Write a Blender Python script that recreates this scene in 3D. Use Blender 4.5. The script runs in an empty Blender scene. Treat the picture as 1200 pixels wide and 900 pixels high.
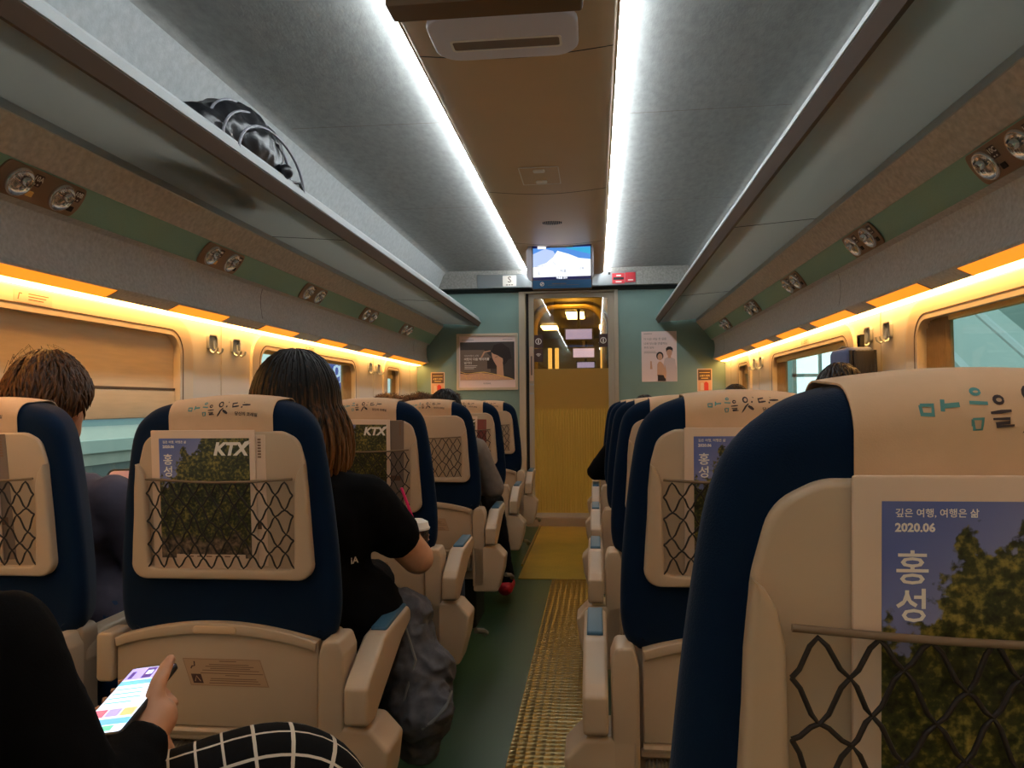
import bpy, bmesh, math, random
from mathutils import Vector, Matrix, noise
rnd = random.Random(7)
SC = bpy.context.scene
COL = SC.collection
PI = math.pi

# ------------------------------------------------------------------ camera, world, exposure
def srgb(c):
    return tuple((v/255/12.92 if v/255 <= .04045 else ((v/255+.055)/1.055)**2.4) for v in c)
YAW, PITCH, ROLL = math.radians(6.24), math.radians(1.46), math.radians(.5)
CAM_LOC = Vector((.245, 0, 1.08))
fw = Vector((-math.sin(YAW)*math.cos(PITCH), math.cos(YAW)*math.cos(PITCH), math.sin(PITCH)))
r0 = Vector((math.cos(YAW), math.sin(YAW), 0)); u0 = r0.cross(fw)
rt = math.cos(ROLL)*r0-math.sin(ROLL)*u0; up = math.sin(ROLL)*r0+math.cos(ROLL)*u0
cd = bpy.data.cameras.new('camera'); cam = bpy.data.objects.new('camera', cd); COL.objects.link(cam)
cd.sensor_fit = 'HORIZONTAL'; cd.sensor_width = 36; cd.lens = 27; cd.clip_start = .02; cd.clip_end = 300
cam.matrix_world = Matrix((( rt.x, up.x, -fw.x, CAM_LOC.x), (rt.y, up.y, -fw.y, CAM_LOC.y), (rt.z, up.z, -fw.z, CAM_LOC.z), (0, 0, 0, 1)))
SC.camera = cam
W = bpy.data.worlds.new('world'); SC.world = W; W.use_nodes = True
bg = W.node_tree.nodes['Background']; bg.inputs[0].default_value = (*srgb((198, 218, 216)), 1); bg.inputs[1].default_value = 1.5
vs = SC.view_settings
vs.view_transform = 'Standard'; vs.look = 'None'; vs.gamma = 1; vs.use_curve_mapping = False
vs.exposure = 0.0
LED = 48.0        # cool ceiling strips
WARM = 17.0       # warm strips above the windows
AMBER = 1.05      # amber panels of the cornice
VEST = 36.0        # lamps beyond the door

# ------------------------------------------------------------------ materials
def newmat(name):
    m = bpy.data.materials.new(name); m.use_nodes = True
    nt = m.node_tree; return m, nt, nt.nodes, nt.links
def mat(name, col, rough=.5, metal=0, var=.0, vscale=30, bump=0, bscale=200, spec=.5, sheen=0, coat=0, stretch=None, bdist=.002):
    m, nt, N, L = newmat(name)
    b = N['Principled BSDF']; c = srgb(col)
    b.inputs['Base Color'].default_value = (*c, 1); b.inputs['Roughness'].default_value = rough
    b.inputs['Metallic'].default_value = metal; b.inputs['Specular IOR Level'].default_value = spec
    b.inputs['Sheen Weight'].default_value = sheen; b.inputs['Coat Weight'].default_value = coat
    tc = N.new('ShaderNodeTexCoord'); src = tc.outputs['Object']
    if stretch:
        mp = N.new('ShaderNodeMapping'); mp.inputs['Scale'].default_value = stretch
        L.new(src, mp.inputs['Vector']); src = mp.outputs['Vector']
    if var:
        n = N.new('ShaderNodeTexNoise'); n.inputs['Scale'].default_value = vscale; n.inputs['Detail'].default_value = 6
        L.new(src, n.inputs['Vector'])
        r = N.new('ShaderNodeValToRGB'); e = r.color_ramp.elements
        e[0].position = .3; e[1].position = .7
        e[0].color = (*[max(0, v*(1-var)) for v in c], 1); e[1].color = (*[v*(1+var) for v in c], 1)
        L.new(n.outputs['Fac'], r.inputs['Fac']); L.new(r.outputs['Color'], b.inputs['Base Color'])
    if bump:
        n2 = N.new('ShaderNodeTexNoise'); n2.inputs['Scale'].default_value = bscale; n2.inputs['Detail'].default_value = 4
        L.new(src, n2.inputs['Vector'])
        bp = N.new('ShaderNodeBump'); bp.inputs['Strength'].default_value = bump; bp.inputs['Distance'].default_value = bdist
        L.new(n2.outputs['Fac'], bp.inputs['Height']); L.new(bp.outputs['Normal'], b.inputs['Normal'])
    return m
def glow(name, col, s, tint=None):
    m, nt, N, L = newmat(name); b = N['Principled BSDF']
    b.inputs['Base Color'].default_value = (*srgb(tint or col), 1); b.inputs['Roughness'].default_value = .4
    b.inputs['Emission Color'].default_value = (*srgb(col), 1); b.inputs['Emission Strength'].default_value = s
    return m
def glass(name, tint, gloss=.12, rough=.02):
    m, nt, N, L = newmat(name); N.remove(N['Principled BSDF'])
    t = N.new('ShaderNodeBsdfTransparent'); t.inputs[0].default_value = (*srgb(tint), 1)
    g = N.new('ShaderNodeBsdfGlossy'); g.inputs['Roughness'].default_value = rough
    fr = N.new('ShaderNodeLayerWeight'); fr.inputs['Blend'].default_value = .5
    pw = N.new('ShaderNodeMath'); pw.operation = 'POWER'; pw.inputs[1].default_value = 5; L.new(fr.outputs['Facing'], pw.inputs[0])
    ml = N.new('ShaderNodeMath'); ml.operation = 'MULTIPLY_ADD'; ml.inputs[1].default_value = .6; ml.inputs[2].default_value = gloss*.3; L.new(pw.outputs[0], ml.inputs[0])
    mx = N.new('ShaderNodeMixShader'); L.new(ml.outputs[0], mx.inputs[0]); L.new(t.outputs[0], mx.inputs[1]); L.new(g.outputs[0], mx.inputs[2])
    L.new(mx.outputs[0], N['Material Output'].inputs[0]); return m
def frosted(name, col, trans=.6, rough=.35):
    m, nt, N, L = newmat(name); b = N['Principled BSDF']
    b.inputs['Base Color'].default_value = (*srgb(col), 1); b.inputs['Roughness'].default_value = rough
    t = N.new('ShaderNodeBsdfTranslucent'); t.inputs[0].default_value = (*srgb(col), 1)
    mx = N.new('ShaderNodeMixShader'); mx.inputs[0].default_value = trans
    L.new(b.outputs[0], mx.inputs[1]); L.new(t.outputs[0], mx.inputs[2]); L.new(mx.outputs[0], N['Material Output'].inputs[0]); return m
def dimples(name, col, scale, rough, strength, dist, spec=.5, metal=0):
    m = mat(name, col, rough, metal, spec=spec, var=.12, vscale=6)
    nt = m.node_tree; N, L = nt.nodes, nt.links; b = N['Principled BSDF']
    tc = N.new('ShaderNodeTexCoord'); v = N.new('ShaderNodeTexVoronoi'); v.inputs['Scale'].default_value = scale; v.inputs['Randomness'].default_value = .12
    L.new(tc.outputs['Object'], v.inputs['Vector'])
    bp = N.new('ShaderNodeBump'); bp.inputs['Strength'].default_value = strength; bp.inputs['Distance'].default_value = dist
    L.new(v.outputs['Distance'], bp.inputs['Height']); L.new(bp.outputs['Normal'], b.inputs['Normal']); return m
def plaid(name):
    m = mat(name, (30, 27, 27), .9, spec=.15); nt = m.node_tree; N, L = nt.nodes, nt.links; b = N['Principled BSDF']
    uv = N.new('ShaderNodeUVMap'); sp = N.new('ShaderNodeSeparateXYZ'); L.new(uv.outputs[0], sp.inputs[0])
    def stripe(sock, freq, w):
        a = N.new('ShaderNodeMath'); a.operation = 'MULTIPLY'; a.inputs[1].default_value = freq; L.new(sock, a.inputs[0])
        f = N.new('ShaderNodeMath'); f.operation = 'FRACT'; L.new(a.outputs[0], f.inputs[0])
        l = N.new('ShaderNodeMath'); l.operation = 'LESS_THAN'; l.inputs[1].default_value = w; L.new(f.outputs[0], l.inputs[0]); return l
    x, y = stripe(sp.outputs[0], 1, .1), stripe(sp.outputs[1], 1, .1)
    mx = N.new('ShaderNodeMath'); mx.operation = 'MAXIMUM'; L.new(x.outputs[0], mx.inputs[0]); L.new(y.outputs[0], mx.inputs[1])
    c = N.new('ShaderNodeMix'); c.data_type = 'RGBA'; c.inputs[6].default_value = (*srgb((15, 13, 13)), 1); c.inputs[7].default_value = (*srgb((215, 200, 180)), 1)
    L.new(mx.outputs[0], c.inputs[0]); L.new(c.outputs[2], b.inputs['Base Color']); return m
def hairmat(name, dark, light, z0=None, z1=None):
    m = mat(name, dark, .5, spec=.22); nt = m.node_tree; N, L = nt.nodes, nt.links; b = N['Principled BSDF']
    tc = N.new('ShaderNodeTexCoord'); mp = N.new('ShaderNodeMapping'); mp.inputs['Scale'].default_value = (160, 160, 6)
    n = N.new('ShaderNodeTexNoise'); n.inputs['Scale'].default_value = 1; n.inputs['Detail'].default_value = 3
    L.new(tc.outputs['Object'], mp.inputs[0]); L.new(mp.outputs[0], n.inputs['Vector'])
    fac = n.outputs['Fac']
    if z0 is not None:                      # window-lamp glow painted into the lengths: lighter towards the tips
        sp = N.new('ShaderNodeSeparateXYZ'); L.new(tc.outputs['Object'], sp.inputs[0])
        mr = N.new('ShaderNodeMapRange'); mr.inputs[1].default_value = z1; mr.inputs[2].default_value = z0; mr.inputs[3].default_value = -.28; mr.inputs[4].default_value = .38
        L.new(sp.outputs[2], mr.inputs[0]); a = N.new('ShaderNodeMath'); a.operation = 'ADD'; L.new(fac, a.inputs[0]); L.new(mr.outputs[0], a.inputs[1]); fac = a.outputs[0]
    r = N.new('ShaderNodeValToRGB'); e = r.color_ramp.elements; e[0].position = .35; e[1].position = .75
    e[0].color = (*srgb(dark), 1); e[1].color = (*srgb(light), 1); L.new(fac, r.inputs[0]); L.new(r.outputs[0], b.inputs['Base Color']); return m
def cover_picture(name, w, h):
    """printed photograph of a leafy tree against a dusk sky"""
    m = mat(name, (100, 100, 100), .35); nt = m.node_tree; N, L = nt.nodes, nt.links; b = N['Principled BSDF']
    tc = N.new('ShaderNodeTexCoord'); sp = N.new('ShaderNodeSeparateXYZ'); L.new(tc.outputs['Object'], sp.inputs[0])
    def M(op, a, bb=None, cl=False):
        n = N.new('ShaderNodeMath'); n.operation = op; n.use_clamp = cl
        for i, v in enumerate((a, bb)):
            if v is None: continue
            if isinstance(v, (int, float)): n.inputs[i].default_value = v
            else: L.new(v, n.inputs[i])
        return n.outputs[0]
    def mixc(f, c1, c2):
        n = N.new('ShaderNodeMix'); n.data_type = 'RGBA'
        L.new(f, n.inputs[0]) if not isinstance(f, (int, float)) else None
        for i, c in ((6, c1), (7, c2)):
            if isinstance(c, tuple): n.inputs[i].default_value = (*srgb(c), 1)
            else: L.new(c, n.inputs[i])
        return n.outputs[2]
    u = M('DIVIDE', sp.outputs[0], w); v = M('DIVIDE', sp.outputs[2], h)
    def nz(s, d=5, off=0):
        mp = N.new('ShaderNodeMapping'); mp.inputs['Location'].default_value = (off, off, off); L.new(tc.outputs['Object'], mp.inputs[0])
        n = N.new('ShaderNodeTexNoise'); n.inputs['Scale'].default_value = s; n.inputs['Detail'].default_value = d; L.new(mp.outputs[0], n.inputs['Vector']); return n.outputs['Fac']
    sky = mixc(M('ADD', M('MULTIPLY', u, .7), M('SUBTRACT', .75, v), True), (96, 108, 168), (196, 184, 190))
    edge = M('ADD', M('SUBTRACT', M('ADD', M('MULTIPLY', u, 1.0), .52), v), M('MULTIPLY', M('SUBTRACT', nz(18), .5), 1.1))
    edge = M('ADD', edge, M('MULTIPLY', M('SUBTRACT', nz(130, 3, 3), .5), .35))
    tree = M('MULTIPLY', edge, 25, True)
    r = N.new('ShaderNodeValToRGB'); r.color_ramp.elements[0].position = .36; r.color_ramp.elements[1].position = .72
    r.color_ramp.elements[0].color = (*srgb((20, 19, 8)), 1); r.color_ramp.elements[1].color = (*srgb((160, 142, 66)), 1)
    e = r.color_ramp.elements.new(.52); e.color = (*srgb((62, 62, 26)), 1)
    L.new(M('ADD', M('MULTIPLY', nz(190, 5, 1), .7), M('MULTIPLY', nz(24, 2, 7), .32)), r.inputs[0])
    r2 = N.new('ShaderNodeValToRGB'); r2.color_ramp.elements[0].color = (*srgb((40, 30, 22)), 1); r2.color_ramp.elements[1].color = (*srgb((150, 122, 96)), 1)
    r2.color_ramp.elements[0].position = .35; r2.color_ramp.elements[1].position = .7
    L.new(nz(110, 4, 5), r2.inputs[0])
    low = M('MULTIPLY', M('SUBTRACT', M('ADD', .24, M('MULTIPLY', M('SUBTRACT', nz(30, 2, 9), .5), .4)), v), 14, True)
    leaf = mixc(low, r.outputs[0], r2.outputs[0])
    L.new(mixc(tree, sky, leaf), b.inputs['Base Color']); return m

M_ = {}
def reg(k, m): M_[k] = m
reg('felt', mat('felt_grey', (150, 148, 142), .9, var=.22, vscale=60, bump=.5, bscale=300))
reg('felt2', mat('felt_cornice', (204, 196, 188), .9, var=.16, vscale=60, bump=.25, bscale=400))
reg('felt3', mat('felt_cornice_lower', (200, 200, 200), .9, var=.14, vscale=90, bump=.25, bscale=500))
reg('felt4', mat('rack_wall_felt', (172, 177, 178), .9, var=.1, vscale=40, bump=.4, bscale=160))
reg('ceil', mat('ceiling_felt', (158, 160, 157), .85, var=.12, vscale=5, bump=.35, bscale=16, stretch=(9, 4, 9), bdist=.0022))
reg('tan', mat('ceiling_tan', (206, 170, 130), .45, var=.03, vscale=3))
reg('green', mat('green_band', (146, 186, 168), .55, var=.04, vscale=200))
reg('wall', mat('wall_beige', (214, 204, 190), .35, var=.03, vscale=4))
reg('surround', mat('window_surround', (222, 204, 176), .4, var=.02, vscale=4))
reg('endwall', mat('end_wall_teal', (122, 150, 142), .5, var=.06, vscale=3, bump=.06, bscale=80))
reg('jamb', mat('jamb_beige', (186, 172, 150), .4))
reg('nosebrown', mat('rack_nosing_brown', (70, 48, 28), .6))
reg('rackrib', mat('rack_ribbed_white', (168, 172, 172), .4))
reg('metal', mat('brushed_metal', (176, 180, 182), .32, metal=.8))
reg('bronze', mat('lamp_plate_bronze', (150, 122, 98), .4, metal=.3))
reg('chrome', mat('chrome', (225, 225, 228), .17, metal=1))
reg('black', mat('black_plastic', (18, 17, 17), .45))
reg('slot', mat('dark_slot', (24, 20, 18), .7))
reg('floor', mat('green_vinyl', (46, 70, 42), .34, var=.06, vscale=5))
reg('runner', dimples('embossed_vinyl', (128, 102, 44), 34, .24, .8, .005, metal=.7))  # door's gold reflection put into the green vinyl's colour
reg('plate', dimples('yellow_mat', (176, 136, 44), 48, .3, .5, .003))
reg('brass', mat('brass_strip', (190, 150, 70), .3, metal=.7))
reg('velvet', mat('navy_velvet', (3, 26, 50), .9, var=.1, vscale=12, bump=.3, bscale=700, sheen=.08, spec=.12))
reg('plastic', mat('beige_plastic', (188, 162, 134), .42, var=.03, vscale=8, bump=.12, bscale=900, bdist=.0006))
reg('plastic2', mat('beige_plastic_shell', (162, 138, 112), .45, var=.03, vscale=8))
reg('pad', mat('blue_pad', (56, 92, 112), .5))
reg('cloth', mat('headrest_cloth', (212, 174, 138), .85, var=.03, vscale=40, bump=.25, bscale=800, bdist=.0006))
reg('stitch', mat('stitch_thread', (240, 220, 190), .8))
reg('net', mat('net_cord', (34, 24, 20), .7))
reg('elastic', mat('elastic_cord', (118, 96, 74), .7))
reg('inkteal', mat('ink_teal', (84, 142, 140), .7))
reg('ink', mat('ink_dark', (56, 42, 46), .7))
reg('inkpale', mat('ink_brown', (128, 96, 74), .7))
reg('white', mat('white_print', (238, 228, 216), .5))
reg('paper', mat('paper_white', (220, 190, 164), .6))
reg('stickbg', mat('sticker_paper', (184, 148, 114), .5))
reg('handle', mat('tray_handle_pale', (208, 172, 134), .35))
reg('ribbed', mat('ribbed_grey', (140, 128, 108), .4, metal=.2))
reg('curtain', mat('curtain_tan', (170, 140, 98), .85, var=.1, vscale=30))
reg('blind', mat('roller_blind', (226, 196, 152), .55, var=.05, vscale=8, stretch=(1, 1, 12)))
reg('blindgold', mat('roller_blind_folded', (226, 190, 110), .5))
reg('winglass', glass('window_glass', (236, 246, 244), .12))
reg('doorglass', glass('door_glass', (236, 228, 206), .25))
reg('frost', frosted('frosted_gold_glass', (216, 186, 106), .62, .3))
reg('led', glow('led_cool', (236, 246, 252), LED))
reg('warm', glow('tube_warm', (255, 192, 108), WARM))
reg('amber', glow('amber_panel', (255, 150, 34), AMBER))
reg('screentint', mat('housing_screen_tint', (214, 206, 212), .4))  # lavender screen light on the plastic put into its colour
reg('gasket', mat('rubber_gasket', (92, 70, 48), .6))
reg('leather', mat('black_leather', (22, 22, 26), .3, var=.15, vscale=20, bump=.3, bscale=260))
reg('piping', mat('bag_piping', (120, 120, 128), .4))
reg('denim', mat('grey_denim', (88, 86, 90), .9, var=.25, vscale=45, bump=.5, bscale=500))
reg('denimseam', mat('denim_seam', (120, 116, 112), .9))
reg('skin', mat('skin_tone', (206, 148, 112), .5, var=.05, vscale=60))
reg('blackcloth', mat('black_cotton', (9, 8, 9), .95, spec=.12, var=.15, vscale=30, bump=.3, bscale=400))
reg('greycloth', mat('grey_violet_cotton', (84, 78, 92), .9, var=.1, vscale=40))
reg('greysleeve', mat('grey_jersey', (120, 108, 98), .9, var=.1, vscale=40))
reg('blacktrouser', mat('black_trousers', (10, 9, 12), .95, spec=.15))
reg('jeans', mat('blue_denim', (44, 66, 98), .9, var=.15, vscale=60))
reg('red', mat('red_canvas', (190, 24, 34), .6))
reg('plaid', plaid('plaid_cotton'))
reg('lip', mat('lip_tone', (160, 84, 76), .5))
reg('eye', mat('eye_dark', (26, 20, 18), .2))
reg('hairdark', hairmat('hair_black', (16, 12, 10), (46, 34, 26)))
reg('hairbrown', hairmat('hair_brown', (38, 22, 12), (104, 66, 36)))
reg('hairlong', hairmat('hair_long_brown', (14, 9, 6), (116, 74, 38), .42, .69))
reg('fur', hairmat('brown_fur', (40, 26, 18), (104, 74, 50)))
reg('pink', mat('pink_shell', (226, 176, 176), .4))
reg('straw', mat('pink_straw', (240, 40, 110), .35))
reg('lid', glass('clear_lid', (220, 220, 220), .4, .1))
reg('coffee', mat('iced_drink', (150, 110, 80), .3))
reg('navybag', mat('navy_nylon', (70, 78, 112), .6, var=.08, vscale=30))
reg('darkrib', mat('dark_ribbed_fabric', (26, 22, 21), .7))
reg('posterframe', mat('poster_frame', (206, 190, 166), .35, metal=.2))
reg('p_dark', mat('print_charcoal', (66, 58, 56), .4))
reg('p_mid', mat('print_taupe', (122, 104, 92), .4))
reg('p_skin', mat('print_skin', (214, 162, 132), .4))
reg('p_hair', mat('print_hair', (44, 30, 26), .4))
reg('p_pink', mat('print_blush', (238, 214, 208), .4))
reg('p_tan', mat('print_tan', (214, 164, 130), .4))
reg('p_gold', mat('print_gold', (240, 196, 110), .4))
reg('p_dullred', mat('print_dull_red', (140, 70, 60), .5))
reg('p_shirt', mat('print_shirt', (206, 186, 184), .4))
reg('p_red', mat('print_red', (214, 54, 40), .4))
reg('p_brown', mat('print_brown', (96, 66, 46), .4))
reg('stickred', mat('sticker_red', (206, 52, 62), .4))
reg('stickbrown', mat('sticker_brown', (74, 44, 36), .4))

# ------------------------------------------------------------------ geometry helpers
def I3(a, b, c): return Vector((a, b, c))
def box(bm, x0, x1, y0, y1, z0, z1, f=I3):
    v = [bm.verts.new(f(x, y, z)) for z in (z0, z1) for y in (y0, y1) for x in (x0, x1)]
    for q in ((0, 2, 3, 1), (4, 5, 7, 6), (0, 1, 5, 4), (2, 6, 7, 3), (0, 4, 6, 2), (1, 3, 7, 5)): bm.faces.new([v[i] for i in q])
def rpoly(pts, seg=6):
    """closed polygon; (x, y, radius) corners rounded"""
    out = []; n = len(pts)
    for i in range(n):
        x, y = pts[i][0], pts[i][1]; r = pts[i][2] if len(pts[i]) > 2 else 0
        p = Vector((x, y)); a = Vector(pts[i-1][:2])-p; b = Vector(pts[(i+1) % n][:2])-p
        if r <= 0 or a.length < 1e-6 or b.length < 1e-6: out.append((x, y)); continue
        a.normalize(); b.normalize(); ang = a.angle(b)
        if ang > PI-.02: out.append((x, y)); continue
        d = r/math.tan(ang/2); mx = .47*min((Vector(pts[i-1][:2])-p).length, (Vector(pts[(i+1) % n][:2])-p).length)
        if d > mx: r *= mx/d; d = mx
        c = p+(a+b).normalized()*(r/math.sin(ang/2))
        s, e = p+a*d-c, p+b*d-c
        t0 = math.atan2(s.y, s.x); dt = math.atan2(e.y, e.x)-t0
        while dt > PI: dt -= 2*PI
        while dt < -PI: dt += 2*PI
        for k in range(seg+1):
            t = t0+dt*k/seg; out.append((c.x+r*math.cos(t), c.y+r*math.sin(t)))
    return ccw(out)
def ccw(p):
    A = sum(p[i-1][0]*p[i][1]-p[i][0]*p[i-1][1] for i in range(len(p)))
    return p if A > 0 else p[::-1]
def rrect(x0, x1, y0, y1, r, seg=6): return rpoly([(x0, y0, r), (x1, y0, r), (x1, y1, r), (x0, y1, r)], seg)
def catmull(p, n=4):
    out = []; m = len(p)
    for i in range(m):
        a, b, c, d = [Vector(p[(i+k) % m]) for k in (-1, 0, 1, 2)]
        for k in range(n):
            t = k/n; q = .5*((2*b)+(c-a)*t+(2*a-5*b+4*c-d)*t*t+(3*b-a-3*c+d)*t**3); out.append((q.x, q.y))
    return ccw(out)
def inset(p, d):
    if abs(d) < 1e-9: return list(p)
    n = len(p); o = []
    for i in range(n):
        a, b, c = Vector(p[i-1]), Vector(p[i]), Vector(p[(i+1) % n])
        e1, e2 = (b-a), (c-b)
        if e1.length < 1e-9: e1 = e2
        if e2.length < 1e-9: e2 = e1
        n1 = Vector((-e1.y, e1.x)).normalized(); n2 = Vector((-e2.y, e2.x)).normalized(); m = n1+n2
        if m.length < 1e-6: m = n1
        m.normalize(); k = 1/max(.35, m.dot(n1)); q = b+m*d*k; o.append((q.x, q.y))
    return o
def slab(bm, pts, c0, c1, bev=0, seg=3, f=I3, caps=(True, True)):
    """outline in (a,b), extruded along c with rounded edges; f maps (a,b,c) to space"""
    pts = ccw(list(pts)); rings = []
    if bev > 0:
        for k in range(seg+1):
            t = PI/2*k/seg; rings.append((inset(pts, bev*(1-math.sin(t))), c0+bev*(1-math.cos(t))))
        for k in range(seg, -1, -1):
            t = PI/2*k/seg; rings.append((inset(pts, bev*(1-math.sin(t))), c1-bev*(1-math.cos(t))))
    else: rings = [(pts, c0), (pts, c1)]
    vr = [[bm.verts.new(f(a, b, c)) for a, b in r] for r, c in rings]; n = len(pts)
    for i in range(len(vr)-1):
        for j in range(n): bm.faces.new((vr[i][j], vr[i][(j+1) % n], vr[i+1][(j+1) % n], vr[i+1][j]))
    if caps[0]: bm.faces.new(vr[0][::-1])
    if caps[1]: bm.faces.new(vr[-1])
def strip_slab(bm, outer, inner, c0, c1, bev, f):
    """open band between two paths, rounded on its c1 side"""
    R_ = []
    for o, i in zip(outer, inner):
        o, i = Vector(o), Vector(i); d = (i-o); L_ = d.length; d.normalize(); bb = min(bev, L_*.45); row = [(o, c0)]
        for k in range(4): t = PI/2*k/3; row.append((o+d*bb*(1-math.cos(t)), c1-bev*(1-math.sin(t))))
        for k in range(3, -1, -1): t = PI/2*k/3; row.append((i-d*bb*(1-math.cos(t)), c1-bev*(1-math.sin(t))))
        row.append((i, c0)); R_.append([bm.verts.new(f(p.x, p.y, c)) for p, c in row])
    for a, b in zip(R_, R_[1:]):
        for k in range(len(a)-1): bm.faces.new((a[k], a[k+1], b[k+1], b[k]))
    bm.faces.new(R_[0]); bm.faces.new(R_[-1][::-1])
def flat(bm, pts, c, f=I3): bm.faces.new([bm.verts.new(f(a, b, c)) for a, b in ccw(list(pts))])
def ring(bm, outer, inner, c0, c1, f=I3):
    """frame between two outlines with equal point counts"""
    n = len(outer); A = [[bm.verts.new(f(a, b, c)) for a, b in o] for o, c in ((outer, c0), (outer, c1), (inner, c1), (inner, c0))]
    for k in range(4):
        for j in range(n): bm.faces.new((A[k][j], A[k][(j+1) % n], A[(k+1) % 4][(j+1) % n], A[(k+1) % 4][j]))
def tube(bm, path, r, sides=6, taper=None, cap=True):
    path = [Vector(p) for p in path]; n = len(path); rings = []; prev = None
    for i, p in enumerate(path):
        t = (path[min(i+1, n-1)]-path[max(i-1, 0)])
        t = t.normalized() if t.length > 1e-9 else Vector((0, 0, 1))
        if prev is None: a = t.orthogonal().normalized()
        else:
            a = prev-t*prev.dot(t); a = a.normalized() if a.length > 1e-6 else t.orthogonal().normalized()
        prev = a; b = t.cross(a); rr = r if taper is None else r*taper[i]
        rings.append([bm.verts.new(p+a*rr*math.cos(2*PI*k/sides)+b*rr*math.sin(2*PI*k/sides)) for k in range(sides)])
    for i in range(n-1):
        for k in range(sides): bm.faces.new((rings[i][k], rings[i][(k+1) % sides], rings[i+1][(k+1) % sides], rings[i+1][k]))
    if cap: bm.faces.new(rings[0][::-1]); bm.faces.new(rings[-1])
def ribbon(bm, path, w, f):
    """flat brush stroke in (a,b) of width w (number or list), mapped by f"""
    n = len(path); P = [Vector(p) for p in path]; L_ = []
    for i in range(n):
        t = (P[min(i+1, n-1)]-P[max(i-1, 0)]); t = t.normalized() if t.length > 1e-9 else Vector((1, 0))
        nn = Vector((-t.y, t.x)); ww = (w[i] if isinstance(w, (list, tuple)) else w)/2
        a, b = P[i]+nn*ww, P[i]-nn*ww; L_.append((bm.verts.new(f(a.x, a.y)), bm.verts.new(f(b.x, b.y))))
    for i in range(n-1): bm.faces.new((L_[i][0], L_[i+1][0], L_[i+1][1], L_[i][1]))
def lathe(bm, prof, f=I3, seg=20):
    """profile of (radius, height) about the c axis"""
    R_ = [[bm.verts.new(f(r*math.cos(2*PI*k/seg), r*math.sin(2*PI*k/seg), h)) for k in range(seg)] for r, h in prof]
    for i in range(len(prof)-1):
        for k in range(seg): bm.faces.new((R_[i][k], R_[i][(k+1) % seg], R_[i+1][(k+1) % seg], R_[i+1][k]))
def ball(bm, c, r, u=14, v=9, M=None):
    c = Vector(c); r = Vector(r) if not isinstance(r, (int, float)) else Vector((r, r, r))
    def P(i, j):
        th, ph = PI*i/v, 2*PI*j/u; q = Vector((r.x*math.sin(th)*math.cos(ph), r.y*math.sin(th)*math.sin(ph), r.z*math.cos(th)))
        return c+(M @ q if M else q)
    top, bot = bm.verts.new(P(0, 0)), bm.verts.new(P(v, 0)); R_ = [[bm.verts.new(P(i, j)) for j in range(u)] for i in range(1, v)]
    for j in range(u):
        bm.faces.new((top, R_[0][j], R_[0][(j+1) % u])); bm.faces.new((bot, R_[-1][(j+1) % u], R_[-1][j]))
        for i in range(v-2): bm.faces.new((R_[i][j], R_[i+1][j], R_[i+1][(j+1) % u], R_[i][(j+1) % u]))
def capsule(bm, p0, r0_, p1, r1_, sides=12):
    p0, p1 = Vector(p0), Vector(p1); d = (p1-p0); L_ = d.length; d = d.normalized() if L_ > 1e-6 else Vector((0, 0, 1))
    path, tp = [], []
    for k in range(5):
        a = PI/2*(1-k/4); path.append(p0-d*r0_*math.sin(a)); tp.append(max(.02*r0_, r0_*math.cos(a)))
    for k in range(5):
        a = PI/2*k/4; path.append(p1+d*r1_*math.sin(a)); tp.append(max(.02*r1_, r1_*math.cos(a)))
    tube(bm, path, 1, sides, tp)
def bmn(): return bmesh.new()
def smooth(me, ang=40):
    for p in me.polygons: p.use_smooth = True
    try: me.set_sharp_from_angle(angle=math.radians(ang))
    except Exception: pass
def obj(name, bm, m, parent=None, ang=40, norm=True):
    if norm: bmesh.ops.recalc_face_normals(bm, faces=bm.faces)
    me = bpy.data.meshes.new(name); bm.to_mesh(me); bm.free()
    me.materials.append(M_[m] if isinstance(m, str) else m); smooth(me, ang)
    o = bpy.data.objects.new(name, me); COL.objects.link(o)
    if parent: o.parent = parent
    return o
def tag(o, label=None, cat=None, group=None, kind=None):
    for k, v in (('label', label), ('category', cat), ('group', group), ('kind', kind)):
        if v: o[k] = v
    return o
def thing(name, label, cat, loc=(0, 0, 0), group=None, M=None):
    o = bpy.data.objects.new(name, None); COL.objects.link(o); o.empty_display_size = .05
    if M is not None: o.matrix_world = M
    else: o.location = loc
    return tag(o, label, cat, group)
def struct(name, bm, m, parent=None, ang=40):
    o = obj(name, bm, m, parent, ang)
    if not parent: o['kind'] = 'structure'
    return o
def frameM(o, r, u, n): return Matrix(((r[0], u[0], n[0], o[0]), (r[1], u[1], n[1], o[1]), (r[2], u[2], n[2], o[2]), (0, 0, 0, 1)))
def copy_tree(o, parent=None):
    c = o.copy(); COL.objects.link(c)
    if parent: c.parent = parent
    for ch in list(o.children): copy_tree(ch, c)
    return c
def text(bm, body, size, f, align='CENTER', bold=0, sx=1, shear=0):
    """lettering as faces; f maps (a,b) in the text plane to space"""
    c = bpy.data.curves.new('t', 'FONT'); c.body = body; c.size = size; c.align_x = align; c.align_y = 'CENTER'; c.offset = bold; c.shear = shear; c.resolution_u = 2
    o = bpy.data.objects.new('t', c); COL.objects.link(o); dg = bpy.context.evaluated_depsgraph_get(); dg.update()
    me = bpy.data.meshes.new_from_object(o.evaluated_get(dg)); bpy.data.objects.remove(o)
    vs_ = [bm.verts.new(f(v.co.x*sx, v.co.y)) for v in me.vertices]
    for p in me.polygons:
        try: bm.faces.new([vs_[i] for i in p.vertices])
        except ValueError: pass
    bpy.data.meshes.remove(me)
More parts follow.
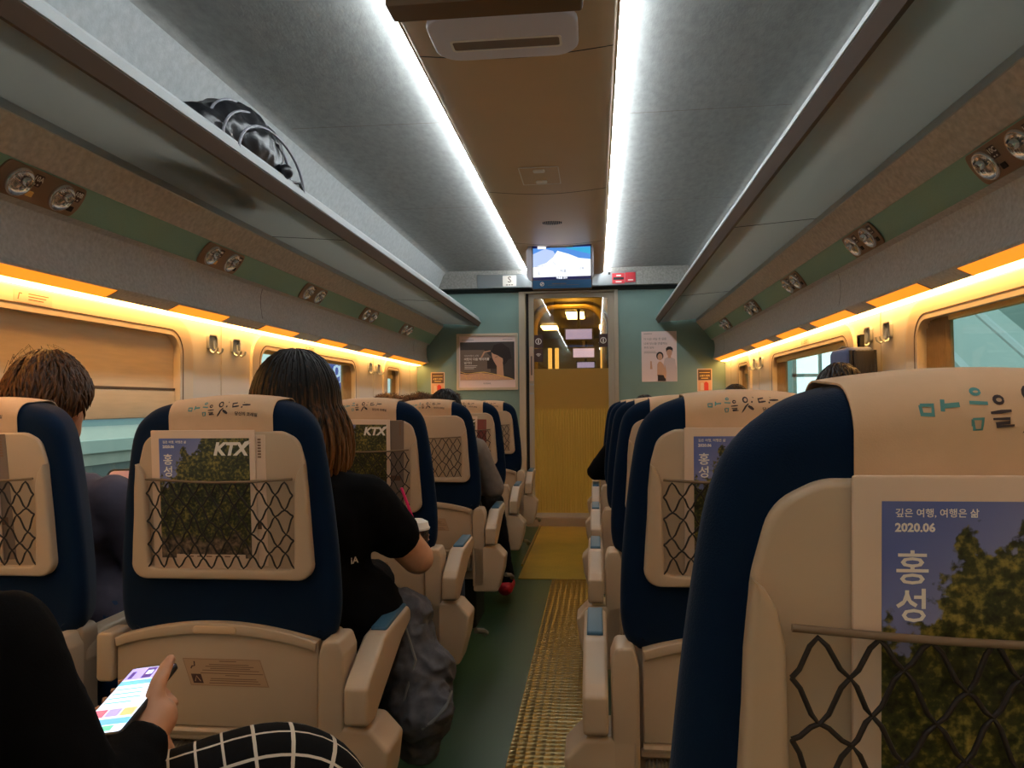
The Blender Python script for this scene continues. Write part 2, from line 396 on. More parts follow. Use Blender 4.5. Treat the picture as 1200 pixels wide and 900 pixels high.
def bake(bm, voxel, it=6, fac=.5, wrinkle=0, wscale=20, uvfun=None):
    """union of closed shapes -> one continuous smooth surface"""
    bmesh.ops.recalc_face_normals(bm, faces=bm.faces)
    me = bpy.data.meshes.new('b'); bm.to_mesh(me); bm.free(); o = bpy.data.objects.new('b', me); COL.objects.link(o)
    md = o.modifiers.new('r', 'REMESH'); md.mode = 'VOXEL'; md.voxel_size = voxel
    sm = o.modifiers.new('s', 'SMOOTH'); sm.iterations = it; sm.factor = fac
    dg = bpy.context.evaluated_depsgraph_get(); dg.update(); m2 = bpy.data.meshes.new_from_object(o.evaluated_get(dg))
    bpy.data.objects.remove(o); bpy.data.meshes.remove(me)
    if wrinkle:
        ns = [v.normal.copy() for v in m2.vertices]
        for v, n in zip(m2.vertices, ns):
            q = v.co*wscale; w = noise.noise(q)+.6*(1-abs(noise.noise(q*1.7+Vector((3, 5, 9))))*2)
            v.co += n*w*wrinkle
    return m2
def obj_me(name, me, m, parent=None, ang=180):
    me.materials.clear(); me.materials.append(M_[m]); smooth(me, ang); me.name = name
    o = bpy.data.objects.new(name, me); COL.objects.link(o)
    if parent: o.parent = parent
    return o

# ------------------------------------------------------------------ the carriage shell
Y0, Y1 = -2.7, 6.8
def xz(s): return lambda x, z, y: Vector((s*x, y, z))
bm = bmn(); box(bm, -1.44, 1.44, Y0, 6.9, -.06, 0); struct('floor', bm, 'floor')
bm = bmn(); slab(bm, rrect(-.035, .2, Y0, 4.73, .005), 0, .004, f=lambda a, b, c: Vector((a, b, c))); struct('trim_1', bm, 'runner')
bm = bmn(); slab(bm, rrect(-.245, .235, 4.73, 6.78, .005), 0, .005); struct('trim_2', bm, 'plate')
bm = bmn(); box(bm, -.262, -.25, 5.1, 6.75, 0, .014); struct('trim_3', bm, 'brass')

# window openings: (y0, y1) on both walls
WZ0, WZ1 = .72, 1.372
WIN = {-1: [(-.82, .66), (1.34, 2.82), (3.5, 4.98), (5.74, 6.12)], 1: [(-.82, .66), (1.34, 2.80), (3.5, 4.98), (5.74, 6.12)]}
n_win = 0
for s, side in ((-1, 'left'), (1, 'right')):
    bm = bmn(); xa, xb = (1.36, 1.42)
    def wb(y0, y1, z0, z1): box(bm, s*xa, s*xb, y0, y1, z0, z1)
    wb(Y0, 6.86, 0, WZ0); wb(Y0, 6.86, WZ1, 1.5)
    ys = [Y0]+[v for w in WIN[s] for v in w]+[6.86]
    for k in range(0, len(ys), 2): wb(ys[k], ys[k+1], WZ0, WZ1)
    struct('wall_'+side, bm, 'wall')
    for (a, b) in WIN[s]:
        n_win += 1
        small = b-a < 1; r = .06 if small else .09
        bm = bmn()
        F = lambda y, z, x: Vector((s*x, y, z))
        ring(bm, rrect(a-.075, b+.075, WZ0-.05, WZ1+.045, r+.04, 8), rrect(a, b, WZ0, WZ1, r, 8), 1.362, 1.346, F)
        ring(bm, rrect(a, b, WZ0, WZ1, r, 8), rrect(a+.02, b-.02, WZ0+.02, WZ1-.02, r-.02, 8), 1.346, 1.40, F)
        w = struct('window_%d' % n_win, bm, 'surround')
        bm = bmn(); ring(bm, rrect(a-.001, b+.001, WZ0, WZ1+.001, r, 8), rrect(a+.003, b-.003, WZ0+.003, WZ1-.003, r, 8), 1.3445, 1.352, F); struct('gasket', bm, 'gasket', w)
        bm = bmn(); box(bm, s*1.398, s*1.404, a-.02, b+.02, WZ0-.02, WZ1+.02); struct('pane', bm, 'winglass', w)
    # joints between the wall panels
    bm = bmn()
    for y in (.98, 3.15, 5.42, 6.52): box(bm, s*1.358, s*1.3605, y-.002, y+.002, .3, 1.43)
    struct('trim_%d' % (4 if s < 0 else 5), bm, 'jamb')
# lower skirting
k = 5
for s in (-1, 1):
    k += 1; bm = bmn(); box(bm, s*1.33, s*1.36, Y0, 6.8, 0, .16); struct('baseboard_'+('left' if s < 0 else 'right'), bm, 'plastic2')
# cornices: felt band, green band, lower felt, soffit
TR = 10
for s in (-1, 1):
    def prof(pts, m, y0=Y0, y1=6.8, nm=None):
        global TR
        bm = bmn(); slab(bm, pts, y0, y1, f=xz(s)); TR += 1; return struct('trim_%d' % TR, bm, m)
    prof([(1.117, 1.776), (1.18, 1.70), (1.42, 1.70), (1.42, 1.776)], 'felt2')
    prof([(1.183, 1.70), (1.243, 1.622), (1.42, 1.622), (1.42, 1.70)], 'green')
    prof([(1.24, 1.622), (1.264, 1.613), (1.272, 1.58), (1.272, 1.53), (1.264, 1.48), (1.252, 1.456), (1.255, 1.450), (1.302, 1.428), (1.302, 1.434), (1.42, 1.51), (1.42, 1.622)], 'felt3')
    prof([(1.115, 1.80), (1.115, 1.776), (1.119, 1.774), (1.13, 1.80)], 'metal')
    bm = bmn()
    for y in (3.35, 6.3): slab(bm, [(x-.0005, z) for x, z in [(1.264, 1.613), (1.272, 1.58), (1.272, 1.53), (1.264, 1.48), (1.252, 1.45), (1.30, 1.45), (1.30, 1.613)]], y-.0012, y+.0012, f=xz(s))
    TR += 1; struct('trim_%d' % TR, bm, 'slot')
# ceiling: felt side panels with the wall above the racks, tan centre panel
bm = bmn()
for s in (-1, 1):
    slab(bm, [(.31, 2.252), (.9, 2.256), (1.03, 2.257), (1.052, 2.253), (1.07, 2.241), (1.10, 2.27), (.31, 2.28)], Y0, 6.8, f=xz(s))
box(bm, -.36, .36, Y0, 6.8, 2.29, 2.31)
ceil = struct('ceiling', bm, 'ceil', ang=35)
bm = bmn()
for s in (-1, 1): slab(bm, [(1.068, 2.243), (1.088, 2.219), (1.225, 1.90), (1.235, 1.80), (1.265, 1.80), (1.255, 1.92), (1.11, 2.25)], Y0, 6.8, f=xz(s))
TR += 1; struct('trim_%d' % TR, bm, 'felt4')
bm = bmn()
pr = [(-.318, 2.212)]+[(-.31+.62*k/12, 2.205-.022*math.sin(PI*k/12)) for k in range(13)]+[(.318, 2.212), (.318, 2.213), (.327, 2.213), (.327, 2.249), (-.327, 2.249), (-.327, 2.213), (-.318, 2.213)]
slab(bm, pr, Y0, 6.72, f=xz(1)); TR += 1; struct('trim_%d' % TR, bm, 'tan')
bm = bmn()      # joints across the centre panel
for y in (.45, 2.41, 4.02, 5.33):
    pts = [(-.31+.62*k/12, 2.2045-.022*math.sin(PI*k/12)) for k in range(13)]
    slab(bm, pts+[(x, z+.004) for x, z in pts[::-1]], y-.003, y+.003, f=xz(1))
TR += 1; struct('trim_%d' % TR, bm, 'slot')
bm = bmn()      # joints of the felt panels
for s in (-1, 1):
    for y in (1.1, 3.12, 4.5, 5.9): slab(bm, [(.34, 2.2515), (.9, 2.2555), (1.03, 2.2565), (1.03, 2.262), (.34, 2.262)], y-.0012, y+.0012, f=xz(s))
TR += 1; struct('trim_%d' % TR, bm, 'p_mid')
# cool light strips in the gap beside the centre panel
for s, t in ((-1, 'left'), (1, 'right')):
    bm = bmn(); slab(bm, [(.3275, 2.2135), (.3345, 2.2135), (.3345, 2.2365), (.3275, 2.2365)], Y0, 6.7, f=xz(s))
    tag(obj('ceiling_light_strip', bm, 'led'), 'cool white light strip along the %s edge of the tan ceiling panel' % t, 'light', 'ceiling light strips')

# end wall with the doorway
bm = bmn()
box(bm, -1.42, -.43, 6.8, 6.86, 0, 2.35); box(bm, .445, 1.42, 6.8, 6.86, 0, 2.35); box(bm, -.43, .445, 6.8, 6.86, 2.085, 2.35)
struct('wall_end', bm, 'endwall')
bm = bmn(); box(bm, -1.42, 1.42, Y0-.06, Y0, 0, 2.35); struct('wall_back', bm, 'endwall')  # unseen closing wall, added to keep outside light out
bm = bmn(); slab(bm, [(6.8, 2.215), (6.8, 2.262), (6.69, 2.2615), (6.68, 2.215)], -1.15, 1.15, f=lambda y, z, x: Vector((x, y, z)))
for (a, b) in ((-1.15, -.79), (.60, 1.15)): slab(bm, [(6.8, 2.09), (6.8, 2.216), (6.68, 2.216), (6.685, 2.10)], a, b, f=lambda y, z, x: Vector((x, y, z)))
TR += 1; struct('trim_%d' % TR, bm, 'felt')
bm = bmn(); slab(bm, [(6.8, 2.09), (6.8, 2.2145), (6.684, 2.2145), (6.688, 2.10)], -.788, .598, .002, f=lambda y, z, x: Vector((x, y, z)))
TR += 1; lint = struct('trim_%d' % TR, bm, 'metal')
bm = bmn(); slab(bm, [(6.8, 2.07), (6.8, 2.09), (6.7, 2.09)], -1.15, 1.15, f=lambda y, z, x: Vector((x, y, z)))
TR += 1; struct('trim_%d' % TR, bm, 'slot')

# the sliding door
fy = lambda y: (lambda a, b, c: Vector((a, y-c, b)))     # plane facing the camera, c towards it
bm = bmn(); ring(bm, [(-.43, 0), (.445, 0), (.445, 2.085), (-.43, 2.085)], [(-.375, 0), (.412, 0), (.412, 2.06), (-.375, 2.06)], -.06, .02, fy(6.8))
dj = struct('door_1', bm, 'jamb')
bm = bmn(); box(bm, -.372, -.346, 6.83, 6.85, 0, 2.06); struct('dark_gap', bm, 'slot', dj)
bm = bmn(); ring(bm, [(-.346, .002), (.41, .002), (.41, 2.056), (-.346, 2.056)], [(-.302, .11), (.356, .11), (.356, 2.016), (-.302, 2.016)], -.05, -.02, fy(6.8)); struct('door_leaf', bm, 'jamb', dj)
bm = bmn(); box(bm, -.302, .356, 6.833, 6.839, 1.386, 2.016); struct('door_glass', bm, 'doorglass', dj)
bm = bmn(); box(bm, -.302, .356, 6.833, 6.839, 1.03, 1.386)
def yr(x): return 6.834+.0035*math.sin(x*2*PI/.0225)
nn = 360; xs = [-.302+.658*k/nn for k in range(nn+1)]
lo = [bm.verts.new((x, yr(x), .11)) for x in xs]; hi = [bm.verts.new((x, yr(x), 1.03)) for x in xs]
for k in range(nn): bm.faces.new((lo[k], lo[k+1], hi[k+1], hi[k]))
struct('frosted_panel', bm, 'frost', dj, 60)
bm = bmn(); box(bm, -.37, .41, 6.74, 6.83, 0, .075); struct('threshold', bm, 'plastic2', dj)
bm = bmn(); slab(bm, rrect(-.341, -.306, 1.28, 1.585, .004), 0, .014, .003, f=fy(6.82)); pnl = struct('button_panel', bm, 'paper', dj)
bm = bmn(); slab(bm, rrect(-.33, -.316, 1.33, 1.50, .003), .014, .017, f=fy(6.82)); struct('button_slot', bm, 'p_mid', pnl)
bm = bmn(); box(bm, -.341, -.306, 6.80, 6.82, 1.16, 1.175); box(bm, -.341, -.306, 6.80, 6.82, 1.24, 1.255); struct('lock_bar', bm, 'metal', dj)
def door_sticker(x0, x1, z0, z1, kind):
    bm = bmn(); slab(bm, rrect(x0, x1, z0, z1, .006), 0, .001, f=fy(6.832)); st = struct('door_sticker', bm, 'stickbrown', dj)
    bm = bmn(); cx, cz, r = (x0+x1)/2, (z0+z1)/2, min(x1-x0, z1-z0)*.36
    if kind == 'ban':
        ring(bm, [(cx+r*math.cos(2*PI*k/20), cz+r*math.sin(2*PI*k/20)) for k in range(20)], [(cx+r*.75*math.cos(2*PI*k/20), cz+r*.75*math.sin(2*PI*k/20)) for k in range(20)], .0012, .0016, fy(6.832))
        box(bm, cx-r*.2, cx+r*.2, 6.8302, 6.8306, cz-r*.6, cz+r*.6)
    elif kind == 'wifi':
        for q in (.35, .7, 1.05):
            ribbon(bm, [(cx+r*q*math.sin(t), cz-r*.5+r*q*math.cos(t)) for t in [(-.8+1.6*k/8) for k in range(9)]], r*.2, lambda a, b: Vector((a, 6.8304, b)))
    else: ribbon(bm, [(cx-r*.5, cz-r), (cx+r*.5, cz+r)], r*.5, lambda a, b: Vector((a, 6.8304, b)))
    struct('pictogram', bm, 'white', st)
door_sticker(-.30, -.222, 1.575, 1.69, 'ban'); door_sticker(-.30, -.222, 1.45, 1.565, 'wifi'); door_sticker(.275, .353, 1.575, 1.69, 'ban')

# ------------------------------------------------------------------ vestibule and next carriage beyond the glass
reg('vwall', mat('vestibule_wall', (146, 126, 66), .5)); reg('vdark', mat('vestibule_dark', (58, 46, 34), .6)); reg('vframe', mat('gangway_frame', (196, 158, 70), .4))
reg('vlamp', glow('vestibule_lamp', (255, 214, 134), VEST)); reg('vscr', glow('reflected_display', (150, 150, 230), 1.1)); reg('vbar', glow('door_edge_glow', (255, 206, 110), 1.2))
YA = 8.6
def arch(w, top, r, cx=-.04, n=9):
    return [(cx+w, 0)]+[(cx+w-r+r*math.cos(t), top-r+r*math.sin(t)) for t in [PI/2*k/(n-1) for k in range(n)]]+[(cx-w+r+r*math.cos(t), top-r+r*math.sin(t)) for t in [PI/2+PI/2*k/(n-1) for k in range(n)]]+[(cx-w, 0)]
bm = bmn()
box(bm, -.95, -.90, 6.87, YA, 0, 2.34); box(bm, .91, .96, 6.87, YA, 0, 2.34)
slab(bm, [(-.9, 0), (-.9, 2.34), (.91, 2.34), (.91, 0)]+arch(.385, 2.15, .24), 0, .06, f=fy(YA)); struct('wall_vestibule', bm, 'vwall')
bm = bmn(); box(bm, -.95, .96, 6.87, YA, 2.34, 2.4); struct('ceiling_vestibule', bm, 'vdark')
bm = bmn(); box(bm, -.95, .96, 6.9, 15, -.06, 0); struct('floor_vestibule', bm, 'floor')
bm = bmn(); tube(bm, [Vector((a, YA-.07, b)) for a, b in arch(.385, 2.15, .24)], .03, 8); TR += 1; struct('trim_%d' % TR, bm, 'vframe')
bm = bmn(); tube(bm, [Vector((a, YA-.075, b)) for a, b in arch(.43, 2.2, .26)], .014, 8); TR += 1; struct('trim_%d' % TR, bm, 'vdark')
bm = bmn(); box(bm, -1.35, -1.30, YA+.06, 15, 0, 2.34); box(bm, 1.35, 1.40, YA+.06, 15, 0, 2.34); box(bm, -1.35, 1.4, 15, 15.05, 0, 2.34)
struct('wall_next_carriage', bm, 'vwall')
bm = bmn(); box(bm, -1.35, 1.4, YA, 15, 2.34, 2.4); struct('ceiling_next_carriage', bm, 'vwall')
bm = bmn(); box(bm, -1.3, 1.35, 14.9, 14.95, 1.62, 1.70); TR += 1; struct('trim_%d' % TR, bm, 'vdark')
def lamp(x0, x1, y0, y1, z, label, rnd_=False):
    t = thing('vestibule_lamp', label, 'lamp', ((x0+x1)/2, (y0+y1)/2, z)); w, d = (x1-x0)/2, (y1-y0)/2
    oo = rrect(-w, w, -d, d, min(w, d)*(.98 if rnd_ else .2), 8)
    bm = bmn(); slab(bm, inset(oo, .012), -.03, -.002, .008, 2, f=I3); obj('diffuser', bm, 'vlamp', t)
    bm = bmn(); ring(bm, oo, inset(oo, .012), -.014, 0, I3); obj('rim', bm, 'metal', t)
lamp(-.14, .12, 8.15, 8.45, 2.34, 'oval warm lamp on the ceiling behind the door glass, topmost of those', True)
lamp(-.12, .14, 9.2, 9.6, 2.34, 'second oval warm lamp from the top behind the door glass', True)
lamp(-.17, .10, 10.5, 11.3, 2.34, 'bright square warm lamp in the carriage beyond the vestibule')
lamp(-.64, -.36, 12.3, 12.9, 2.34, 'small warm lamp beyond the arch, left of the square one')
lamp(.30, .58, 12.3, 12.9, 2.34, 'small warm lamp beyond the arch, right of the square one')
def reflection_panel(x0, x1, z0, z1, y, label):  # added panels standing in for display reflections in the door glass
    t = thing('reflected_display', label, 'screen', ((x0+x1)/2, y, z0)); w = (x1-x0)/2; h = z1-z0
    bm = bmn(); slab(bm, rrect(-w-.02, w+.02, -.02, h+.02, .01), -.04, 0, f=fy(0)); obj('casing', bm, 'vdark', t)
    bm = bmn(); slab(bm, rrect(-w, w, 0, h, .005), 0, .003, f=fy(0)); obj('screen_face', bm, 'vscr', t)
    bm = bmn(); box(bm, -.02, .02, .01, .03, h, 2.34-z0); obj('bracket', bm, 'vdark', t)
reflection_panel(-.14, .20, 1.91, 2.04, 10.0, 'upper lavender panel added as a display reflection in the door glass')
reflection_panel(-.13, .22, 1.85, 2.0, 13.0, 'middle blue panel added as a display reflection in the door glass')
reflection_panel(-.09, .22, 1.72, 1.82, 14.0, 'lowest blue panel added as a display reflection just above the frosted glass')
for x, lb in ((-.305, 'leftmost of the yellow edges with painted lamplight beyond the door'), (-.225, 'yellow edge with painted lamplight beyond the door, second from left'), (.30, 'yellow edge with painted lamplight beyond the door at the right')):
    bm = bmn(); slab(bm, rrect(x, x+.045, YA+.3, YA+.34, .01), 0, 1.72); tag(obj('door_edge', bm, 'vbar'), lb, 'post', 'door edges with painted lamplight')  # emission stands in for lamplight on these door edges

# ------------------------------------------------------------------ outside: platform, track, sign
reg('plat', mat('platform_concrete', (208, 202, 190), .8, var=.08, vscale=2)); reg('ballast', mat('track_bed', (70, 72, 70), .95, var=.3, vscale=12)); reg('kerb', mat('platform_edge', (214, 218, 210), .8))
reg('teal', mat('teal_cladding', (146, 180, 178), .5, var=.05, vscale=1)); reg('tealpale', mat('pale_cladding', (188, 204, 200), .5)); reg('steel', mat('painted_steel', (208, 220, 222), .5)); reg('bluepanel', glow('blue_panel', (70, 130, 200), .35)); reg('signblue', glow('sign_blue', (84, 92, 176), .42)); reg('winlight', glow('bright_window', (235, 245, 248), 1.7)); reg('signwhite', glow('sign_white', (215, 220, 245), .6))
bm = bmn(); box(bm, -45, 45, -30, 120, -1.6, -1.5); struct('ground_outside', bm, 'ballast')
bm = bmn(); box(bm, -9.9, -1.75, -30, 90, -1.5, -.5); struct('platform_left', bm, 'plat')
bm = bmn(); box(bm, -50, -22, -30, 120, -1.5, -.45); struct('platform_far', bm, 'plat')
bm = bmn(); box(bm, -22.2, -21.8, -30, 120, -.95, -.40); TR += 1; struct('trim_%d' % TR, bm, 'kerb')
bm = bmn(); box(bm, -40.2, -40, -30, 120, -.5, 5); struct('wall_station_left', bm, 'tealpale')
bm = bmn(); box(bm, -39.9, -39.6, 30, 66, .1, 1.2); tag(obj('station_panel', bm, 'bluepanel'), 'long blue lit panel across the far platform, low in the left window', 'panel')
bm = bmn(); box(bm, 1.9, 9, -30, 60, -1.5, -.5); struct('platform_right', bm, 'plat')
bm = bmn(); box(bm, 9, 9.2, -30, 60, -.5, 6); struct('wall_station_right', bm, 'teal')
t = thing('platform_sign', 'blue hanging platform sign with a boxed white 10 outside the left window', 'sign', (-2.72, 8.0, 1.05))
bm = bmn(); slab(bm, rrect(-.42, .27, 0, .62, .02), -.03, .03, .005, f=fy(0)); obj('board', bm, 'signblue', t)
bm = bmn(); ring(bm, rrect(.07, .25, .27, .5, .004), rrect(.08, .24, .28, .49, .004), .031, .034, fy(0)); text(bm, '10', .19, lambda a, b: Vector((a+.16, -.0345, b+.385)), bold=.004); obj('number', bm, 'signwhite', t)
bm = bmn(); text(bm, 'F', .1, lambda a, b: Vector((a+.16, -.0345, b+.17))); obj('letter', bm, 'signwhite', t)
for x in (-.3, .15): bm = bmn(); tube(bm, [(x, 0, .62), (x, 0, 1.9)], .02); obj('hanger', bm, 'steel', t)
bm = bmn(); slab(bm, rrect(-.08, .08, 2.93, 3.05, .01), -7, -2.3, f=lambda a, b, c: Vector((c, 8+a, b))); tag(obj('station_beam', bm, 'steel'), 'grey roof beam carrying the blue sign outside the left window', 'beam')
for y, lb in ((3.6, 'grey platform column outside the left window, near the blind'), (10.5, 'grey platform column outside the left window, beyond the blue sign')):
    t = thing('platform_column', lb, 'column', (-5.2, y, -.5), 'platform columns')
    bm = bmn(); slab(bm, rrect(-.14, .14, -.14, .14, .03), .08, 4.7, f=I3); obj('shaft', bm, 'steel', t)
    bm = bmn(); slab(bm, rrect(-.2, .2, -.2, .2, .03), 0, .1, .01, f=I3); obj('base', bm, 'plat', t)
t = thing('bench', 'white metal platform bench beyond the left window', 'bench', (-6.2, 6.4, -.5))
bm = bmn(); slab(bm, rrect(-.25, .25, -.9, .9, .05), .42, .46, .01); obj('seat', bm, 'steel', t)
bm = bmn(); slab(bm, rrect(-.9, .9, .5, .85, .05), -.02, .02, f=lambda a, b, c: Vector((-.25+c, a, b))); obj('backrest', bm, 'steel', t)
for y in (-.7, .7):
    bm = bmn(); tube(bm, [(.2, y, 0), (.2, y, .42), (-.24, y, .42), (-.27, y, .84)], .022); tube(bm, [(-.2, y, 0), (-.2, y, .42)], .022); obj('leg', bm, 'steel', t)
t = thing('escalator', 'pale stair with a white diagonal balustrade outside the right window', 'stairs', (4.4, 8.0, -.5))
def strp(y, z, x): return Vector((x, y, z))
bm = bmn(); slab(bm, [(-2.3, 0), (-2.0, 0), (6.0, 4.5), (5.75, 4.5)], -.05, .05, f=strp); obj('balustrade', bm, 'steel', t)
bm = bmn(); slab(bm, [(-1.9, 0), (-.8, 0), (7.1, 4.5), (6.1, 4.5)], .06, 1.3, f=strp); obj('stair_body', bm, 'tealpale', t)
bm = bmn(); tube(bm, [(0, -2.3, .75), (0, 5.0, 4.84)], .04); obj('handrail', bm, 'steel', t)
bm = bmn(); box(bm, 3.2, 3.26, -2, 4.6, -.5, 4.2); tag(obj('glass_screen', bm, glass('platform_glass', (176, 214, 212), .3)), 'tall teal glass screen on the platform outside the right window', 'screen')
t = thing('station_window', 'bright white gridded window of the building outside the far right window', 'window', (4.32, 14.6, .3))
bm = bmn(); slab(bm, rrect(-.45, .45, 0, 1.9, .01), -.02, .02, f=fy(0)); obj('bright_pane', bm, 'winlight', t)
bm = bmn()
for x in (-.45, 0, .45): box(bm, x-.03, x+.03, -.06, .03, 0, 1.9)
for z in (0, .6, 1.25, 1.9): box(bm, -.48, .48, -.06, .03, z-.03, z+.03)
obj('grid_frame', bm, 'tealpale', t)
bm = bmn(); box(bm, 4.0, 9, 14.65, 14.8, -.5, 4.2); struct('wall_station_cross', bm, 'tealpale')

# ------------------------------------------------------------------ luggage racks
def rackmat():
    m, nt, N, L = newmat('rack_smoked_panel'); b = N['Principled BSDF']
    b.inputs['Base Color'].default_value = (*srgb((134, 142, 142)), 1); b.inputs['Roughness'].default_value = .3; b.inputs['Metallic'].default_value = .55
    t = N.new('ShaderNodeBsdfTranslucent'); t.inputs[0].default_value = (*srgb((212, 210, 202)), 1)
    mx = N.new('ShaderNodeMixShader'); mx.inputs[0].default_value = .52
    L.new(b.outputs[0], mx.inputs[1]); L.new(t.outputs[0], mx.inputs[2]); L.new(mx.outputs[0], N['Material Output'].inputs[0]); return m
reg('rackpanel', rackmat())
for s, side in ((-1, 'left'), (1, 'right')):
    t = thing('luggage_rack', 'long smoked luggage rack with brown nosing above the %s windows' % side, 'luggage rack', (0, 0, 0), 'luggage racks')
    bm = bmn(); slab(bm, [(.80, 1.774), (1.116, 1.799), (1.116, 1.811), (.80, 1.786)], Y0, 6.76, f=xz(s)); sh = obj('shelf', bm, 'rackpanel', t)
    bm = bmn(); slab(bm, [(.787, 1.769), (.768, 1.803), (.772, 1.81), (.801, 1.80), (.801, 1.772)], Y0, 6.76, f=xz(s)); obj('nosing', bm, 'nosebrown', t)
    bm = bmn(); rp = [(.801, 1.798), (.768, 1.806)]
    for k in range(9): rp += [(.766+.0022*k, 1.808+.0044*k), (.7685+.0022*k, 1.8098+.0044*k)]
    rp += [(.789, 1.853), (.803, 1.853)]
    slab(bm, rp, Y0, 6.76, f=xz(s)); obj('ribbed_edge', bm, 'rackrib', t, 20)
    bm = bmn()
    for y in (1.15, 3.12, 5.1): box(bm, s*.80, s*1.115, y-.0015, y+.0015, 1.7725, 1.7745, f=lambda x, y, z: Vector((x, y, z+(abs(x)-.80)*.0793)))
    obj('panel_joint', bm, 'slot', t)

# ------------------------------------------------------------------ lights of the cornice
for s, side in ((-1, 'left'), (1, 'right')):
    bm = bmn(); slab(bm, [(1.3035, 1.431), (1.352, 1.424), (1.352, 1.434), (1.3035, 1.441)], Y0, 6.76, f=xz(s))
    tag(obj('window_light_strip', bm, 'warm'), 'warm glowing light strip under the cornice above the %s windows' % side, 'light', 'window light strips')
amb = {-1: [(1.75, 2.27), (2.63, 3.02), (3.37, 3.77), (4.1, 4.54), (4.88, 5.39), (5.6, 6.72)], 1: [(1.72, 2.27), (2.54, 3.0), (3.24, 3.77), (3.96, 4.46), (4.68, 5.17), (5.5, 6.7)]}
on = ['nearest the camera', 'second from the camera', 'third from the camera', 'fourth from the camera', 'fifth from the camera', 'last before the end wall']
for s, side in ((-1, 'left'), (1, 'right')):
    for (a, b), o_ in zip(amb[s], on):
        t = thing('amber_light_panel', 'amber light panel under the %s cornice, %s' % (side, o_), 'light', (s*1.278, a, 1.437), 'amber panels under the cornices')
        F = lambda x, z, y: Vector((s*(x-1.278), y, z-1.437))
        bm = bmn(); slab(bm, [(1.257, 1.4505), (1.257, 1.4475), (1.30, 1.4272), (1.30, 1.4305)], 0, b-a, f=F); obj('lens', bm, 'amber', t)
        bm = bmn()
        for y in (-.004, b-a): slab(bm, [(1.2555, 1.4505), (1.2555, 1.447), (1.3015, 1.4262), (1.3015, 1.4305)], y, y+.004, f=F)
        obj('end_clip', bm, 'plastic2', t)

# reading lamp modules on the green bands
def lamp_module(s, y, label, names):
    up_, n_, r_ = (-s*.6, 0, .8), (-s*.8, 0, -.6), (0, -s, 0)
    t = thing('reading_lamp_panel', label, 'reading lamp', M=frameM((s*1.213+n_[0]*.001, y, 1.661+n_[2]*.001), r_, up_, n_), group='reading lamp panels')
    W_, H_ = .155, .05
    o = []
    for k in range(9): a = -PI/2+PI*k/8; o.append((W_-.02+.02*math.cos(a), (H_-.004)*math.sin(a)))
    for k in range(9): a = PI/2+PI*k/8; o.append((-W_+.02+.02*math.cos(a), (H_-.004)*math.sin(a)))
    bm = bmn(); slab(bm, o, 0, .006, .002, f=I3); obj('plate', bm, 'bronze', t)
    for i, x in enumerate((-.085, .07)):
        bm = bmn(); f = lambda a, b, c: Vector((x+a, b, c))
        lathe(bm, [(.041, .005), (.041, .013), (.039, .016), (.036, .016), (.033, .012), (.026, .008), (.015, .0066), (.0005, .0062)], f, 24); lp = obj('reading_lamp', bm, 'chrome', t)
        bm = bmn(); lathe(bm, [(.0005, .032), (.0095, .031), (.0125, .026), (.0135, .012), (.014, .006)], lambda a, b, c: Vector((x+.004+a, .01+b, c)), 14); obj('spot_head', bm, 'chrome', lp)
        bm = bmn(); slab(bm, rrect(x+.038, x+.068, .002, .036, .004), .006, .0075, f=I3); pl = obj('number_plate', bm, 'stickbrown', t)
        bm = bmn(); F2 = lambda a, b: Vector((x+.053+a, .024+b, .0078))
        if names: text(bm, names[i], .02, F2, bold=.0006)
        else: box(bm, x+.044, x+.062, .02, .028, .0076, .0078)
        for q in (.045, .056): box(bm, x+q, x+q+.005, .006, .010, .0076, .0079)
        obj('number', bm, 'white', pl)
        bm = bmn(); slab(bm, rrect(x+.042, x+.064, -.03, -.014, .002), .005, .0085, .001); obj('button', bm, 'slot' if (i or s > 0) else 'p_gold', t)
for k in range(5):
    wh = ['numbered 10A and 10B', 'second from the camera', 'third from the camera', 'fourth from the camera', 'last before the end wall'][k]
    lamp_module(-1, 1.875+.985*k, 'pair of chrome reading lamps on the left cornice, '+wh, ('10A', '10B') if k == 0 else None)
    wh = ['numbered 10C and 10D', 'second from the camera', 'third from the camera', 'fourth from the camera', 'last before the end wall'][k]
    lamp_module(1, 1.905+.985*k, 'pair of chrome reading lamps on the right cornice, '+wh, ('10C', '10D') if k == 0 else None)

# ------------------------------------------------------------------ coat hooks, curtains, blinds, stickers on the window surrounds
def coat_hook(s, y, label):
    t = thing('coat_hook', label, 'hook', M=frameM((s*1.359, y, 1.345), (0, -s, 0), (0, 0, 1), (-s, 0, 0)), group='metal coat hooks')
    bm = bmn(); ring(bm, rrect(-.036, .036, -.03, .034, .014), rrect(-.031, .031, -.025, .029, .01), 0, .012, I3); slab(bm, rrect(-.034, .034, -.028, .032, .012), 0, .003); obj('plate', bm, 'metal', t)
    for x in (-.022, .022):
        bm = bmn(); tube(bm, [(x, .01, .003), (x, -.02, .006), (x, -.038, .014), (x, -.044, .026), (x, -.036, .038), (x, -.022, .042)], .0045, 8); obj('prong', bm, 'metal', t)
for s, side in ((-1, 'left'), (1, 'right')):
    coat_hook(s, 3.06, 'coat hook on the %s pillar, nearer the camera of the first pair' % side)
    coat_hook(s, 3.27, 'coat hook on the %s pillar, farther of the first pair%s' % (side, '' if s < 0 else ', holding a bag strap'))
    coat_hook(s, 5.32, 'coat hook on the far %s pillar, nearer of that pair' % side)
    coat_hook(s, 5.53, 'coat hook on the far %s pillar, farther of that pair' % side)
